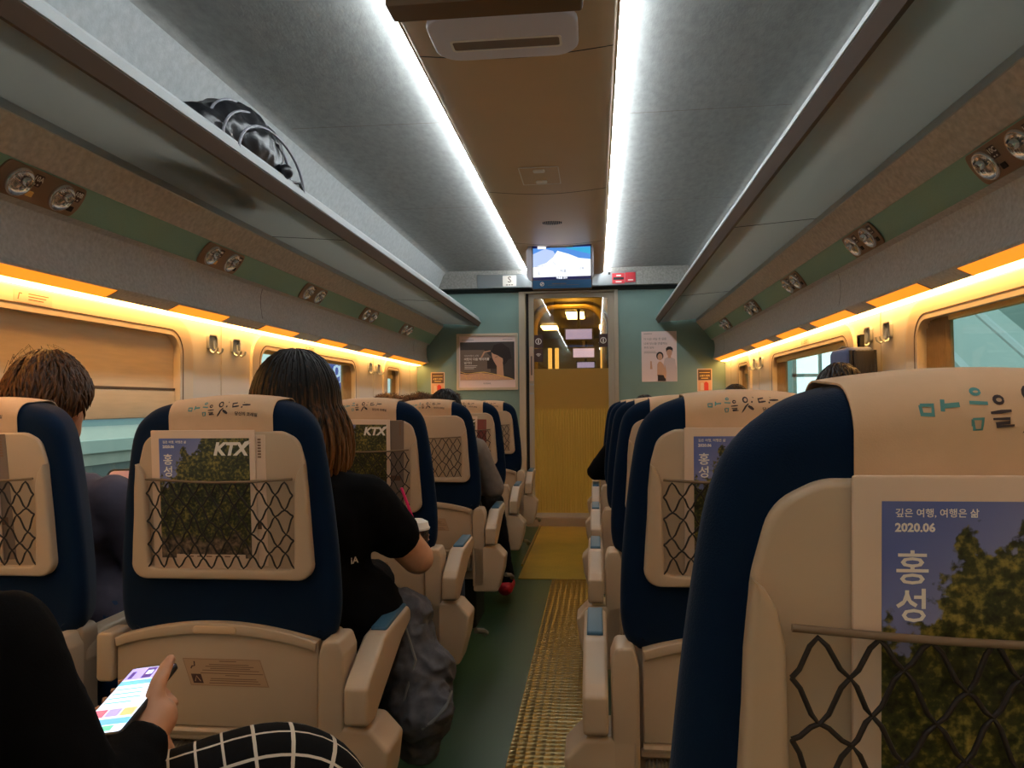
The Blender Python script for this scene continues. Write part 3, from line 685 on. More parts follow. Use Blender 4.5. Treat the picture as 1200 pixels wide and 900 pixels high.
def curtain(s, y0, y1, label):
    t = thing('curtain', label, 'curtain', (s*1.383, (y0+y1)/2, .74), 'gathered window curtains')
    n = 60; ya = [(y0-y1)/2+(y1-y0)*k/n for k in range(n+1)]; xo = [.008*math.sin(k*1.05) for k in range(n+1)]
    bm = bmn(); pts = [(ya[k], xo[k]+.003) for k in range(n+1)]+[(ya[k], xo[k]-.003) for k in range(n, -1, -1)]
    slab(bm, pts, 0, .61, f=lambda y, x, z: Vector((s*x, y*(1-.1*math.sin(z*3)), z))); obj('pleated_cloth', bm, 'curtain', t, 60)
    bm = bmn(); tube(bm, [(0, ya[0], .615), (0, ya[-1], .615)], .006); obj('rail', bm, 'metal', t)
curtain(-1, 4.80, 4.97, 'tan pleated curtain at the far end of the left window with the blue sign')
curtain(-1, 6.0, 6.11, 'tan pleated curtain in the small left window by the end wall')
curtain(1, 2.6, 2.78, 'tan pleated curtain at the far end of the near right window')
curtain(1, 4.76, 4.97, 'tan pleated curtain at the far end of the second right window')
curtain(1, 6.0, 6.11, 'tan pleated curtain in the small right window by the end wall')
def blind(s, y0, y1, z, label, m):
    t = thing('roller_blind', label, 'blind', (s*1.376, (y0+y1)/2, z), 'window roller blinds'); w = (y1-y0)/2
    bm = bmn(); box(bm, -.0015, .0015, -w, w, .03, 1.362-z); obj('fabric', bm, m, t)
    bm = bmn(); slab(bm, rrect(-.008, .008, 0, .03 if z > 1.2 else .1, .004), -w, w, f=lambda x, zz, y: Vector((x, y, zz))); obj('bottom_bar', bm, m, t)
    if z < 1.2:
        bm = bmn(); box(bm, -.009, .009, -w, w, .102, .11); obj('bar_groove', bm, 'gasket', t)
blind(-1, 1.355, 2.805, 1.04, 'tan roller blind pulled most of the way down the near left window', 'blind')
blind(-1, 5.755, 5.99, 1.285, 'short gold roller blind in the small left window by the end wall', 'blindgold')
blind(1, 3.515, 4.965, 1.318, 'gold roller blind rolled almost up in the second right window', 'blindgold')
blind(1, 5.755, 5.99, 1.29, 'short gold roller blind in the small right window by the end wall', 'blindgold')
blind(-1, 3.515, 4.965, 1.335, 'roller blind rolled up at the top of the left window with the sign', 'blindgold')
blind(1, 1.355, 2.59, 1.335, 'roller blind rolled up at the top of the near right window', 'blindgold')
def surround_sticker(s, y, label):
    t = thing('notice_sticker', label, 'sticker', M=frameM((s*1.3455, y, 1.392), (0, -s, 0), (0, 0, 1), (-s, 0, 0)))
    bm = bmn(); slab(bm, rrect(-.075, .075, -.017, .017, .003), 0, .0008); obj('backing', bm, 'paper', t)
    bm = bmn(); ribbon(bm, [(-.06, -.01), (-.055, .008), (-.045, .008)], .004, lambda a, b: Vector((a, b, .001)))
    for k in range(3): box(bm, -.02, .06-.01*k, .008-.008*k, .011-.008*k, .0009, .0011)
    obj('printing', bm, 'inkpale', t)
surround_sticker(-1, 2.02, 'pale notice sticker above the near left window blind')
surround_sticker(-1, 4.15, 'pale notice sticker above the left window with the sign')
surround_sticker(1, 4.2, 'pale notice sticker above the second right window')

# ------------------------------------------------------------------ ceiling fittings
def scr_mat(n, c, s=1.0): reg(n, glow(n, c, s, (10, 10, 12)))
scr_mat('s_blue', (88, 150, 232), 1.0); scr_mat('s_white', (244, 248, 255), 1.25); scr_mat('s_dark', (30, 30, 88), .7); scr_mat('s_pale', (186, 206, 250), 1.1); scr_mat('s_cyan', (60, 176, 226), 1.0); scr_mat('s_ink', (110, 120, 150), .6)
reg('dispblue', mat('display_blue_band', (32, 98, 146), .35)); reg('dispbrown', mat('display_back_brown', (104, 78, 54), .5))
def display(y, face, label, lit):
    """hangs from the tan ceiling panel; face = -1 looks towards the camera"""
    t = thing('ceiling_display', label, 'display', (.015, y, 1.885 if lit else 1.935)); f = (lambda a, b, c: Vector((a, -c, b))) if face < 0 else (lambda a, b, c: Vector((-a, c, b)))
    if lit:
        bm = bmn(); slab(bm, rrect(-.212, .212, 0, .325, .012), -.06, 0, .006, f=f); obj('housing', bm, 'dispbrown', t)
        bm = bmn(); slab(bm, rrect(-.206, .206, .004, .062, .004), 0, .004, f=f); bd = obj('name_band', bm, 'dispblue', t)
        bm = bmn(); ring(bm, [(-.14+.015*math.cos(2*PI*k/20), .036+.015*math.sin(2*PI*k/20)) for k in range(20)], [(-.14+.010*math.cos(2*PI*k/20), .036+.010*math.sin(2*PI*k/20)) for k in range(20)], .0042, .005, f)
        ribbon(bm, [(-.15, .03), (-.14, .036), (-.13, .044)], .006, lambda a, b: f(a, b, .0052)); obj('round_mark', bm, 'white', bd)
        bm = bmn(); box(bm, -.07, .03, .035, .04, .0042, .0048, f=f); box(bm, -.10, .12, .026, .028, .0042, .0048, f=f); obj('band_print', bm, 'p_mid', bd)
        bm = bmn(); flat(bm, rrect(-.203, .203, .066, .318, .003), .003, f); sc = obj('screen', bm, 's_blue', t)
        for nm, m, pts, d in (('map_pale', 's_pale', [(-.203, .15), (-.203, .25), (-.12, .285), (-.06, .27), (-.03, .22), (-.1, .165)], .0034), ('map_cyan', 's_cyan', [(.02, .29), (.203, .24), (.203, .29)], .0034), ('map_white', 's_white', [(-.203, .085), (.203, .085), (.203, .205), (.12, .215), (.05, .245), (-.03, .27), (-.06, .225), (-.11, .185), (-.203, .155)], .0038), ('top_bar', 's_dark', [(-.203, .29), (.203, .296), (.203, .318), (-.203, .318)], .0042), ('caption_bar', 's_dark', [(-.203, .066), (.203, .066), (.203, .088), (-.203, .085)], .0042)):
            bm = bmn(); flat(bm, pts, d, f); obj(nm, bm, m, sc)
        bm = bmn(); box(bm, -.17, -.11, .285, .312, .0046, .005, f=f); text(bm, '마음을 잇다', .016, lambda a, b: f(a, b+.077, .005), bold=.0008); obj('caption', bm, 's_white', sc)
        bm = bmn(); text(bm, 'L', .03, lambda a, b: f(a-.16, b+.115, .005)); text(bm, '서울', .026, lambda a, b: f(a+.01, b+.125, .005)); text(bm, '강릉', .018, lambda a, b: f(a+.14, b+.14, .005)); ribbon(bm, [(-.19, .16), (-.15, .163), (-.11, .172)], .002, lambda a, b: f(a, b, .005)); ribbon(bm, [(-.06, .19), (-.045, .175), (-.035, .17)], .002, lambda a, b: f(a, b, .005)); obj('place_names', bm, 's_ink', sc)
        bm = bmn(); ring(bm, rrect(-.25, .225, .06, .322, .05, 6), rrect(-.208, .208, .064, .319, .03, 6), -.03, -.002, f); obj('pale_surround', bm, 'screentint', t)
    else:
        pr = [(0, 0), (0, .05), (-.02, .27), (-.09, .27), (-.075, .01), (-.07, 0)]
        bm = bmn(); slab(bm, pr, -.212, .212, .008, f=lambda c, z, x: Vector((-x if face > 0 else x, (c if face > 0 else -c), z))); obj('housing', bm, 'dispbrown', t)
        bm = bmn(); flat(bm, rrect(-.195, .195, .02, .045, .004), .003, lambda a, b, c: Vector((-a, c, b))); obj('screen', bm, 's_blue', t)
    bm = bmn(); z_ = .31 if lit else .25; box(bm, -.08, .08, -.02 if lit else -.07, .02 if lit else -.03, z_-.02, z_+.015); obj('ceiling_mount', bm, 'metal', t)
display(5.40, -1, 'lit ceiling display with blue band hanging before the end door', True)
display(1.66, 1, 'brown back of the ceiling display at the top edge, facing away', False)
t = thing('ceiling_housing', 'slotted plastic housing with painted lavender screen light, on the ceiling behind the near display', 'housing', (-.01, 2.22, 2.178))
bm = bmn(); slab(bm, rrect(-.225, .215, -.12, .16, .08, 8), -.012, .012, .008); obj('shell', bm, 'screentint', t)
bm = bmn(); ring(bm, rrect(-.17, .165, .02, .09, .012), rrect(-.163, .158, .027, .083, .008), -.0145, -.012); obj('slot_rim', bm, 'white', t)
bm = bmn(); flat(bm, rrect(-.163, .158, .027, .083, .008), -.0125); obj('slot_recess', bm, 'p_mid', t)
t = thing('ceiling_hatch', 'small square hatch with two white latches in the tan ceiling', 'hatch', (-.012, 3.69, 2.1825))
bm = bmn(); ring(bm, rrect(-.095, .095, -.14, .14, .008), rrect(-.091, .091, -.136, .136, .006), -.003, 0); obj('frame', bm, 'white', t)
bm = bmn(); slab(bm, rrect(-.09, .09, -.135, .135, .006), -.002, .001); obj('cover', bm, 'tan', t)
for y in (-.09, .09):
    bm = bmn(); slab(bm, rrect(-.028, .028, y-.02, y+.02, .012), -.009, -.001, .003); obj('latch', bm, 'white', t)
t = thing('speaker_grille', 'small lens-shaped speaker grille in the tan ceiling before the display', 'grille', (-.01, 4.67, 2.1825))
bm = bmn()
for k in range(11):
    x = -.055+.011*k; h = .045*math.sqrt(max(0, 1-(x/.062)**2)); slab(bm, rrect(x-.0033, x+.0033, -h, h, .003, 3), -.002, .001)
obj('slots', bm, 'slot', t)
t = thing('air_vent', 'square louvred air vent on the felt wall above the left rack', 'vent', M=frameM((-1.178, 5.6, 2.01), (0, 1, 0), (.387, 0, .922), (.922, 0, -.387)))
bm = bmn(); ring(bm, rrect(-.15, .15, -.075, .075, .008), rrect(-.125, .125, -.055, .055, .004), 0, .008); obj('frame', bm, 'white', t)
bm = bmn(); slab(bm, rrect(-.125, .125, -.055, .055, .004), -.004, .001); obj('dark_back', bm, 'slot', t)
for k in range(7):
    z = -.045+.0155*k; bm = bmn(); slab(bm, [(z-.005, .001), (z+.004, .008), (z+.002, .009), (z-.007, .002)], -.125, .125, f=lambda a, b, c: Vector((c, a, b))); obj('slat', bm, 'white', t)

# ------------------------------------------------------------------ signs and posters of the end wall
t = thing('seat_sign', 'small white plate with letter S on the metal lintel left of the display', 'sign', (-.50, 6.686, 2.155))
bm = bmn(); slab(bm, rrect(-.06, .06, -.045, .05, .004), 0, .003, f=fy(0)); obj('plate', bm, 'white', t)
bm = bmn(); text(bm, 'S', .075, lambda a, b: Vector((a, -.0034, b+.012)), bold=.001); obj('letter', bm, 'p_mid', t)
bm = bmn(); [box(bm, -.03+.022*k, -.015+.022*k, -.0036, -.003, -.036, -.028) for k in range(3)]; obj('small_print', bm, 'p_mid', t)
t = thing('warning_sticker', 'red and black warning sticker on the metal lintel right of the display', 'sticker', (.54-.09, 6.684, 2.155))
bm = bmn(); slab(bm, rrect(-.055, .052, -.045, .045, .004), 0, .003, f=fy(0)); slab(bm, rrect(.056, .145, -.035, .05, .004), 0, .003, f=fy(0)); obj('red_plate', bm, 'stickred', t)
bm = bmn(); box(bm, -.045, .045, -.0036, -.003, -.012, .010); box(bm, -.09, -.07, -.003, 0, .035, .055); obj('black_bar', bm, 'black', t)
for q in ((-.02, .02, .02, .03), (-.025, .025, -.034, -.024), (.08, .125, -.02, -.012)): bm = bmn(); box(bm, q[0], q[1], -.004, -.003, q[2], q[3]); obj('white_print', bm, 'white', t)

def on_wall(nm, label, cat, x, z): return thing(nm, label, cat, (x, 6.8, z))
t = on_wall('framed_poster', 'framed dark advertising poster of a resting face, left of the door', 'poster', -.719, 1.203)
w, h = .276, .505
bm = bmn(); ring(bm, rrect(-w, w, 0, h, .006), rrect(-w+.022, w-.022, .022, h-.022, .004), 0, .018, fy(0)); obj('frame', bm, 'posterframe', t)
bm = bmn(); slab(bm, rrect(-w+.02, w-.02, .02, h-.02, .002), 0, .004, f=fy(0)); pp = obj('sheet', bm, 'p_pink', t)
LY = [.0042]
def sheet(nm, m, pts, par, up_=.0004):
    LY[0] += up_; bm = bmn(); flat(bm, pts, LY[0], fy(0)); return obj(nm, bm, m, par)
sheet('dark_field', 'p_dark', rrect(-.245, .245, .09, .43, .001), pp)
sheet('window_field', 'p_mid', [(-.245, .16), (-.245, .36), (-.03, .36), (.03, .30), (.03, .16)], pp)
sheet('chair_arc', 'p_tan', [(-.06, .29), (-.03, .345), (.03, .355), (.03, .345), (-.02, .335), (-.045, .29)], pp)
sheet('small_screen', 'p_hair', [(0, .19), (0, .285), (.09, .285), (.09, .19)], pp)
sheet('neck', 'p_tan', [(.085, .10), (.085, .22), (.14, .24), (.15, .10)], pp)
sheet('face', 'p_skin', [(.045, .29), (.04, .33), (.06, .36), (.12, .34), (.15, .28), (.13, .215), (.10, .20), (.085, .215), (.06, .255)], pp)
sheet('hair', 'p_hair', [(.04, .345), (.06, .40), (.13, .42), (.20, .37), (.22, .28), (.19, .27), (.17, .24), (.145, .22), (.14, .28), (.09, .31), (.05, .325)], pp)
sheet('shoulder_chair', 'p_dark', [(.15, .10), (.16, .21), (.19, .26), (.245, .28), (.245, .10)], pp)
sheet('eye_line', 'p_brown', [(.07, .292), (.095, .30), (.095, .296), (.07, .288)], pp)
sheet('city', 'p_tan', [(-.245, .09), (-.245, .15), (-.18, .14), (-.06, .155), (.08, .135), (.17, .115), (.245, .09)], pp)
LY[0] += .0004; bm = bmn()
ribbon(bm, [(-.245, .165), (-.2, .15), (-.16, .148), (-.08, .158), (-.03, .16), (.05, .145), (.12, .125), (.18, .112), (.235, .094)], [.005, .005, .004, .006, .008, .005, .008, .005, .004], lambda a, b: Vector((a, -LY[0], b)))
for k in range(30): x = -.22+.44*rnd.random(); z = .095+.05*rnd.random()*(1-max(0, x)*2.5); box(bm, x, x+.008, -LY[0]-.0002, -LY[0], z, z+.004)
obj('light_trail', bm, 'p_gold', pp)
bm = bmn(); fz = lambda dx, dz: (lambda a, b: Vector((a+dx, -LY[0]-.0004, b+dz)))
text(bm, '기차여행의 시작', .02, fz(-.21, .305), 'LEFT'); text(bm, '여행의 다음 페이지를', .026, fz(-.21, .275), 'LEFT', .0008); text(bm, '넘기다', .026, fz(-.21, .242), 'LEFT', .0008)
for k in range(3): box(bm, -.205, -.12+.02*(k % 2)+.03*(k == 2), -LY[0]-.0006, -LY[0], .19+.013*k, .195+.013*k)
obj('lettering', bm, 'white', pp)
bm = bmn(); text(bm, 'KORAIL', .02, fz(0, .058)); box(bm, -.23, -.12, -LY[0]-.0006, -LY[0], .447, .450); box(bm, .14, .23, -LY[0]-.0006, -LY[0], .45, .453); obj('footer_print', bm, 'p_mid', pp)

t = on_wall('wall_poster', 'pale unframed poster of two people in light clothes, right of the door', 'poster', .797, 1.26)
LY[0] = .002
bm = bmn(); slab(bm, rrect(-.152, .152, 0, .44, .002), 0, .002, f=fy(0)); pp = obj('sheet', bm, 'p_pink', t)
def oval(cx, cz, rx, rz, n=16): return [(cx+rx*math.cos(2*PI*k/n), cz+rz*math.sin(2*PI*k/n)) for k in range(n)]
sheet('man_shirt', 'p_shirt', [(.03, 0), (.035, .14), (.045, .20), (.075, .215), (.105, .21), (.135, .195), (.148, .12), (.15, 0)], pp)
sheet('man_neck', 'p_skin', [(.075, .205), (.075, .235), (.10, .235), (.10, .205)], pp)
sheet('man_face', 'p_skin', oval(.087, .255, .024, .037), pp)
sheet('man_hair', 'p_hair', [(.060, .255), (.058, .29), (.075, .305), (.10, .305), (.117, .29), (.115, .255), (.108, .275), (.085, .28), (.068, .273)], pp)
sheet('woman_hair', 'p_hair', oval(.005, .225, .031, .036), pp)
sheet('woman_blouse', 'p_tan', [(-.02, .05), (-.018, .15), (-.005, .175), (.015, .175), (.035, .15), (.055, .06)], pp)
sheet('woman_face', 'p_skin', oval(.006, .216, .021, .03), pp)
sheet('woman_skirt', 'p_hair', [(-.015, .005), (-.015, .06), (.05, .055), (.055, .005)], pp)
sheet('arm_sleeve', 'p_tan', [(.03, .07), (.05, .15), (.06, .08), (.055, .03), (.045, .03)], pp)
sheet('raised_hand', 'p_skin', [(-.08, .11), (-.078, .18), (-.066, .18), (-.06, .11)], pp)
bm = bmn(); text(bm, '더 나은 내일 한 걸음', .023, fz(-.132, .372), 'LEFT'); text(bm, '나와 당신을 연결하는', .023, fz(-.132, .332), 'LEFT'); text(bm, '우리 모두', .023, fz(-.132, .296), 'LEFT')
for k in range(2): box(bm, -.132, -.03+.01*k, -LY[0]-.0006, -LY[0], .262-.012*k, .265-.012*k)
box(bm, -.132, -.06, -LY[0]-.0006, -LY[0], .418, .422)
obj('lettering', bm, 'p_mid', pp)
for x, side in ((-1.17, 'left corner'), (1.182, 'right corner')):
    t = on_wall('fire_notice', 'narrow brown and red fire extinguisher notice in the %s of the end wall' % side, 'notice', x, 1.17); LY[0] = .004
    bm = bmn(); slab(bm, rrect(-.063, .063, 0, .198, .004), 0, .004, f=fy(0)); b_ = obj('plate', bm, 'paper', t)
    sheet('brown_field', 'p_brown', rrect(-.055, .055, .098, .19, .001), b_); sheet('lower_field', 'p_tan', rrect(-.055, .055, .006, .096, .001), b_)
    sheet('extinguisher_body', 'p_red', rpoly([(-.005, .01), (.032, .01), (.032, .072, .012), (.012, .088, .01), (-.005, .075, .008)]), b_)
    sheet('extinguisher_shape', 'paper', rpoly([(-.034, .01), (-.010, .01), (-.010, .07, .008), (-.022, .08, .006), (-.034, .07, .008)]), b_)
    bm = bmn(); text(bm, '소화기 위치', .018, fz(0, .135), bold=.0006); box(bm, -.045, .045, -LY[0]-.0006, -LY[0], .162, .167); box(bm, -.03, .03, -LY[0]-.0006, -LY[0], .112, .118); obj('lettering', bm, 'p_gold', b_)

# ------------------------------------------------------------------ seats
TH = math.radians(3.5); ZB = .61
def BK(x, z, c):
    """point of the reclined backrest: c = distance behind its rear plane (towards the camera)"""
    return Vector((x, -c*math.cos(TH)-(z-ZB)*math.sin(TH), ZB+(z-ZB)*math.cos(TH)-c*math.sin(TH)))
def csurf(z):
    r = .0375
    return .0035 if z < 1.062 else -.033+.0005+math.sqrt(max(0, r*r-(z-1.062)**2))
def drop(x): return .009*(x/.113)**2
def stroke_map(px, py): return ((px-15)/1075*.226-.113, 1.0965-(py-50)/355*.069)
def lettering():
    A, B_ = bmn(), bmn()
    def st(bm, pts, w=11, close=False, d=.0012):
        P = [stroke_map(*p) for p in pts]
        if close: P.append(P[0])
        Q = [P[0]]
        for a, b in zip(P, P[1:]):
            k = max(1, int(math.dist(a, b)/.006)); Q += [(a[0]+(b[0]-a[0])*i/k, a[1]+(b[1]-a[1])*i/k) for i in range(1, k+1)]
        ww = [w*.00021*(1 if len(Q) < 3 else .75+.45*math.sin(PI*i/(len(Q)-1))) for i in range(len(Q))]
        ribbon(bm, Q, ww, lambda x, z: BK(x, z-drop(x), csurf(z)+d))
    def circ(cx, cy, rx, ry, n=12): return [(cx+rx*math.cos(2*PI*k/n), cy+ry*math.sin(2*PI*k/n)) for k in range(n)]
    st(A, [(220, 130), (258, 134), (255, 166), (222, 161)], 13, True); st(A, [(290, 118), (285, 158)], 13); st(A, [(288, 140), (338, 139)], 15)
    st(A, circ(395, 100, 13, 9), 9, True); st(A, [(368, 134), (422, 140)], 11); st(A, [(370, 190), (401, 190), (398, 228), (373, 228)], 11, True)
    st(B_, circ(456, 130, 13, 12), 9, True); st(B_, [(425, 172), (487, 167)], 10); st(B_, [(430, 193), (480, 193), (478, 206), (438, 209), (440, 219), (492, 216)], 9)
    st(B_, circ(556, 114, 20, 24), 12, True); st(B_, [(626, 86), (612, 142)], 14); st(B_, [(582, 150), (556, 178), (532, 225), (512, 288)], 14); st(B_, [(578, 172), (604, 190), (626, 208)], 24)
    st(B_, [(718, 94), (672, 104), (678, 136), (738, 124)], 15); st(B_, [(782, 84), (766, 142)], 13); st(B_, [(772, 112), (852, 104)], 15)
    x0, z0 = stroke_map(820, 206); text(B_, '당신의 코레일', .0085, lambda a, b: BK(x0+a, z0+b-drop(x0+a), csurf(z0+b)+.0012), bold=.0002)
    return A, B_
PROTO = {}
def make_seat(kind, sx):
    """kind: aisle or window; sx = +1 for the left block of the car, -1 mirrored for the right block"""
    t = thing('train_seat', '', 'seat')
    B = lambda x, z, c: BK(sx*x, z, c)                     # backrest plane
    Lw = lambda x, z, c: Vector((sx*x, -c, z))             # lower rear plane
    S = lambda y, z, x: Vector((sx*x, y, z))               # side profile
    hf = [(.221, .586), (.243, .606), (.2525, .645), (.2535, .70), (.249, .78), (.239, .88), (.226, .97), (.215, 1.02), (.198, 1.051), (.168, 1.074), (.125, 1.087), (.06, 1.0955)]
    BT = lambda x, z, c: B(x*(1+1.7*min(0, c)), z, c)      # the cushion narrows towards its front
    o = catmull([(-.19, .578), (0, .577), (.19, .578)]+hf+[(0, 1.098)]+[(-x, z) for x, z in hf[::-1]], 4)
    bm = bmn(); slab(bm, o, -.125, 0, .036, 5, BT); obj('backrest', bm, 'velvet', t, 60)
    po = rpoly([(-.196, .722, .032), (.196, .722, .032), (.1885, .86, .2), (.1815, .962, .1), (.168, 1.012, .05), (.135, 1.0285, .04), (-.135, 1.0285, .04), (-.168, 1.012, .05), (-.1815, .962, .1), (-.1885, .86, .2)], 6)
    bm = bmn(); slab(bm, po, -.004, .009, .006, 3, B)
    half_o = [(.1815, .962), (.1825, .952), (.184, .938), (.1865, .912), (.1885, .86), (.193, .80), (.1955, .757)]+[(.164+.032*math.cos(a), .754-.032*math.sin(a)) for a in [PI/2*k/6 for k in range(7)]]+[(.08, .722)]
    half_i = [(.1800, .9605), (.1735, .955), (.1665, .943), (.161, .918), (.1595, .86), (.158, .80), (.157, .765)]+[(.141+.016*math.cos(a), .76-.016*math.sin(a)) for a in [PI/2*k/6 for k in range(7)]]+[(.08, .744)]
    strip_slab(bm, [(-x, z) for x, z in half_o]+half_o[::-1], [(-x, z) for x, z in half_i]+half_i[::-1], .004, .022, .006, B); pk = obj('pocket_panel', bm, 'plastic', t, 50)
    bm = bmn(); nx, nz_ = 9, 7; x0, x1, z0, z1 = -.158, .158, .748, .926; dx = (x1-x0)/(2*nx); dz = (z1-z0)/nz_; rr_ = random.Random(3)
    jit = {}
    def kn(i, j):
        if (i, j) not in jit: jit[(i, j)] = (rr_.uniform(-.15, .15)*dx, rr_.uniform(-.28, .28)*dz)
        return jit[(i, j)]
    for j in range(nz_):
        P = []
        for i in range(2*nx+1):
            lev = j+(i % 2) if j % 2 == 0 else j+1-(i % 2)
            a = kn(i, lev); x = x0+dx*i+(a[0] if 0 < i < 2*nx else 0); z = z0+dz*lev+(a[1] if 0 < lev < nz_ else 0)
            P.append((x, z))
        path = []
        for a, b in zip(P, P[1:]):
            for q in (0, .3, .7): path.append((a[0]+(b[0]-a[0])*q, a[1]+(b[1]-a[1])*(3*q*q-2*q**3)))
        path.append(P[-1])
        tube(bm, [B(x, z, .0205+.006*(1-(x/.158)**2)) for x, z in path], .0019, 5)
    obj('pocket_net', bm, 'net', pk, 80)
    bm = bmn(); tube(bm, [B(x0+(x1-x0)*k/12, .932-.006*math.sin(PI*k/12), .0215+.006*math.sin(PI*k/12)) for k in range(13)], .0028, 7); obj('elastic_cord', bm, 'elastic', pk, 80)
    # headrest cloth: draped over the top
    pr = [(.004, 1.027), (.0035, 1.045), (.0035, 1.062)]
    for k in range(1, 9): a = PI/2*k/8; pr.append((-.033+.037*math.cos(a), 1.062+.037*math.sin(a)))
    for k in range(0, 9): a = PI/2*k/8; pr.append((-.092-.037*math.sin(a), 1.062+.037*math.cos(a)))
    pr += [(-.129, 1.0), (-.129, .93)]
    nm_ = []
    for j in range(len(pr)):
        d_ = Vector(pr[min(j+1, len(pr)-1)])-Vector(pr[max(j-1, 0)]); nm_.append(Vector((d_.y, -d_.x)).normalized())
    bm = bmn(); nxx = 16; G = []
    for off in (.0, .0016):
        rows = []
        for i in range(nxx+1):
            x = -.113+.226*i/nxx; rows.append([bm.verts.new(B(x, z+nm_[j].y*off-drop(x)*min(1, max(0, (z-1.0)/.06)), c+nm_[j].x*off)) for j, (c, z) in enumerate(pr)])
        G.append(rows)
    m_ = len(pr)
    for i in range(nxx):
        for j in range(m_-1):
            for g in G: bm.faces.new((g[i][j], g[i+1][j], g[i+1][j+1], g[i][j+1]))
    for i in range(nxx):
        for j in (0, m_-1): bm.faces.new((G[0][i][j], G[0][i+1][j], G[1][i+1][j], G[1][i][j]))
    for j in range(m_-1):
        for i in (0, nxx): bm.faces.new((G[0][i][j], G[0][i][j+1], G[1][i][j+1], G[1][i][j]))
    hc = obj('headrest_cover', bm, 'cloth', t, 60)
    A_, D_ = lettering(); obj('teal_lettering', A_, 'inkteal', hc); obj('dark_lettering', D_, 'ink', hc)
    bm = bmn()
    for zz in (1.0565, 1.0465):
        ribbon(bm, [(-.112+.224*k/110, zz+(.0011 if k % 2 else -.0011)) for k in range(111)], .001, lambda x, z: BK(x, z-drop(x)*.9, csurf(z)+.0011))
    obj('zigzag_stitching', bm, 'stitch', hc)
    # lower shell with folded tray
    bm = bmn(); slab(bm, rrect(-.235, .235, .27, .606, .02), -.07, -.014, .008, 3, Lw); obj('lower_shell', bm, 'plastic2', t)
    arch = [(-.24+.44*k/20, .594+.036*math.sin(PI*k/20)**.8) for k in range(21)]
    bm = bmn(); slab(bm, [(-.24, .412)]+[(.2, .412)]+arch[::-1], -.012, .010, .004, 3, Lw)
    band = arch+[(x*.985-.0003, z-.020-.004*math.sin(PI*k/20)) for k, (x, z) in list(enumerate(arch))[::-1]]
    slab(bm, band, .008, .021, .004, 3, Lw); tr = obj('tray_table', bm, 'plastic', t, 50)
    bm = bmn(); slab(bm, rrect(-.065, .03, .607, .624, .008), .018, .0245, .003, 3, Lw); obj('tray_handle', bm, 'handle', tr)
    bm = bmn(); L2 = lambda x, z, c: Vector((x, -c, z)); ox = -.006 if sx > 0 else .0
    sk = lambda x, z: (x-(z-.525)*.35+ox, z)
    slab(bm, [sk(-.078, .497), sk(.092, .497), sk(.092, .553), sk(-.078, .553)], .010, .0106, 0, 1, L2); stq = obj('instruction_sticker', bm, 'stickbg', tr)
    bm = bmn()
    for a, b in (((-.077, .498), (.091, .498)), ((.091, .498), (.091, .552)), ((.091, .552), (-.077, .552)), ((-.077, .552), (-.077, .498))): ribbon(bm, [sk(*a), sk(*b)], .0008, lambda x, z: L2(x, z, .0109))
    for z, w in ((.548, .03), (.541, .07), (.537, .085), (.533, .07), (.529, .1), (.523, .11), (.519, .025), (.512, .08), (.508, .085), (.503, .09)):
        ribbon(bm, [sk(.02-w*.62, z), sk(.02+w*.62, z)], .0017, lambda x, z: L2(x, z, .0109))
    obj('sticker_print', bm, 'inkpale', stq)
    bm = bmn(); flat(bm, [sk(-.07, .502), sk(-.048, .502), sk(-.048, .521), sk(-.07, .521)], .0111, L2); ribbon(bm, [sk(-.066, .532), sk(-.062, .537), sk(-.056, .538), sk(-.054, .547)], .003, lambda x, z: L2(x, z, .0112)); obj('dark_pictogram', bm, 'stickbrown', stq)
    bm = bmn(); ribbon(bm, [sk(-.065, .506), sk(-.059, .517), sk(-.053, .506)], .002, lambda x, z: L2(x, z, .0114)); obj('pale_pictogram', bm, 'stickbg', stq)
    bm = bmn(); tube(bm, [Lw(-.235, .402, .004), Lw(.2, .402, .004)], .009, 8); slab(bm, rrect(-.24, .205, .383, .397, .005), -.01, .006, .003, 2, Lw); obj('lower_rail', bm, 'plastic', t)
    bm = bmn(); n = 150; prof_ = [(.001, -.205)]+[(.030+.0035*math.sin(2*PI*k/3.0), -.205+.40*k/n) for k in range(n+1)]+[(.001, .196)]
    lathe(bm, prof_, lambda a, b, c: Vector((sx*c, .005+a, .342+b)), 14); obj('ribbed_footrest', bm, 'ribbed', t, 30)
    bm = bmn(); slab(bm, rrect(-.245, .245, .12, .57, .05), .27, .465, .045, 5, lambda x, y, z: Vector((sx*x, y, z))); obj('seat_cushion', bm, 'velvet', t, 60)
    bm = bmn(); slab(bm, rrect(-.19, .19, .16, .46, .03), 0, .28, .01, 2, lambda x, y, z: Vector((sx*x, y, z))); obj('pedestal', bm, 'black', t)
    X = lambda x, z, y: Vector((sx*x, y, z))
    if kind == 'aisle':
        bm = bmn(); slab(bm, rpoly([(.208, .25), (.262, .25), (.262, .575, .015), (.252, .603, .012), (.218, .603, .012), (.208, .57, .01)]), -.034, .06, .006, 3, X)
        slab(bm, rpoly([(.21, .225, .01), (.322, .225, .02), (.348, .32, .02), (.356, .385, .015), (.318, .425, .02), (.262, .43, .01), (.21, .43, .005)]), -.034, .085, .010, 4, X)
        obj('side_console', bm, 'plastic', t, 50)
        ap = rpoly([(-.055, .44, .012), (-.055, .515, .012), (-.03, .532, .02), (.08, .583, .04), (.29, .592, .02), (.315, .575, .015), (.31, .553, .012), (.22, .53, .04), (.06, .462, .04), (.0, .434, .02)], 5)
        bm = bmn(); slab(bm, ap, .268, .318, .009, 4, S); ar_ = obj('armrest', bm, 'plastic', t, 50)
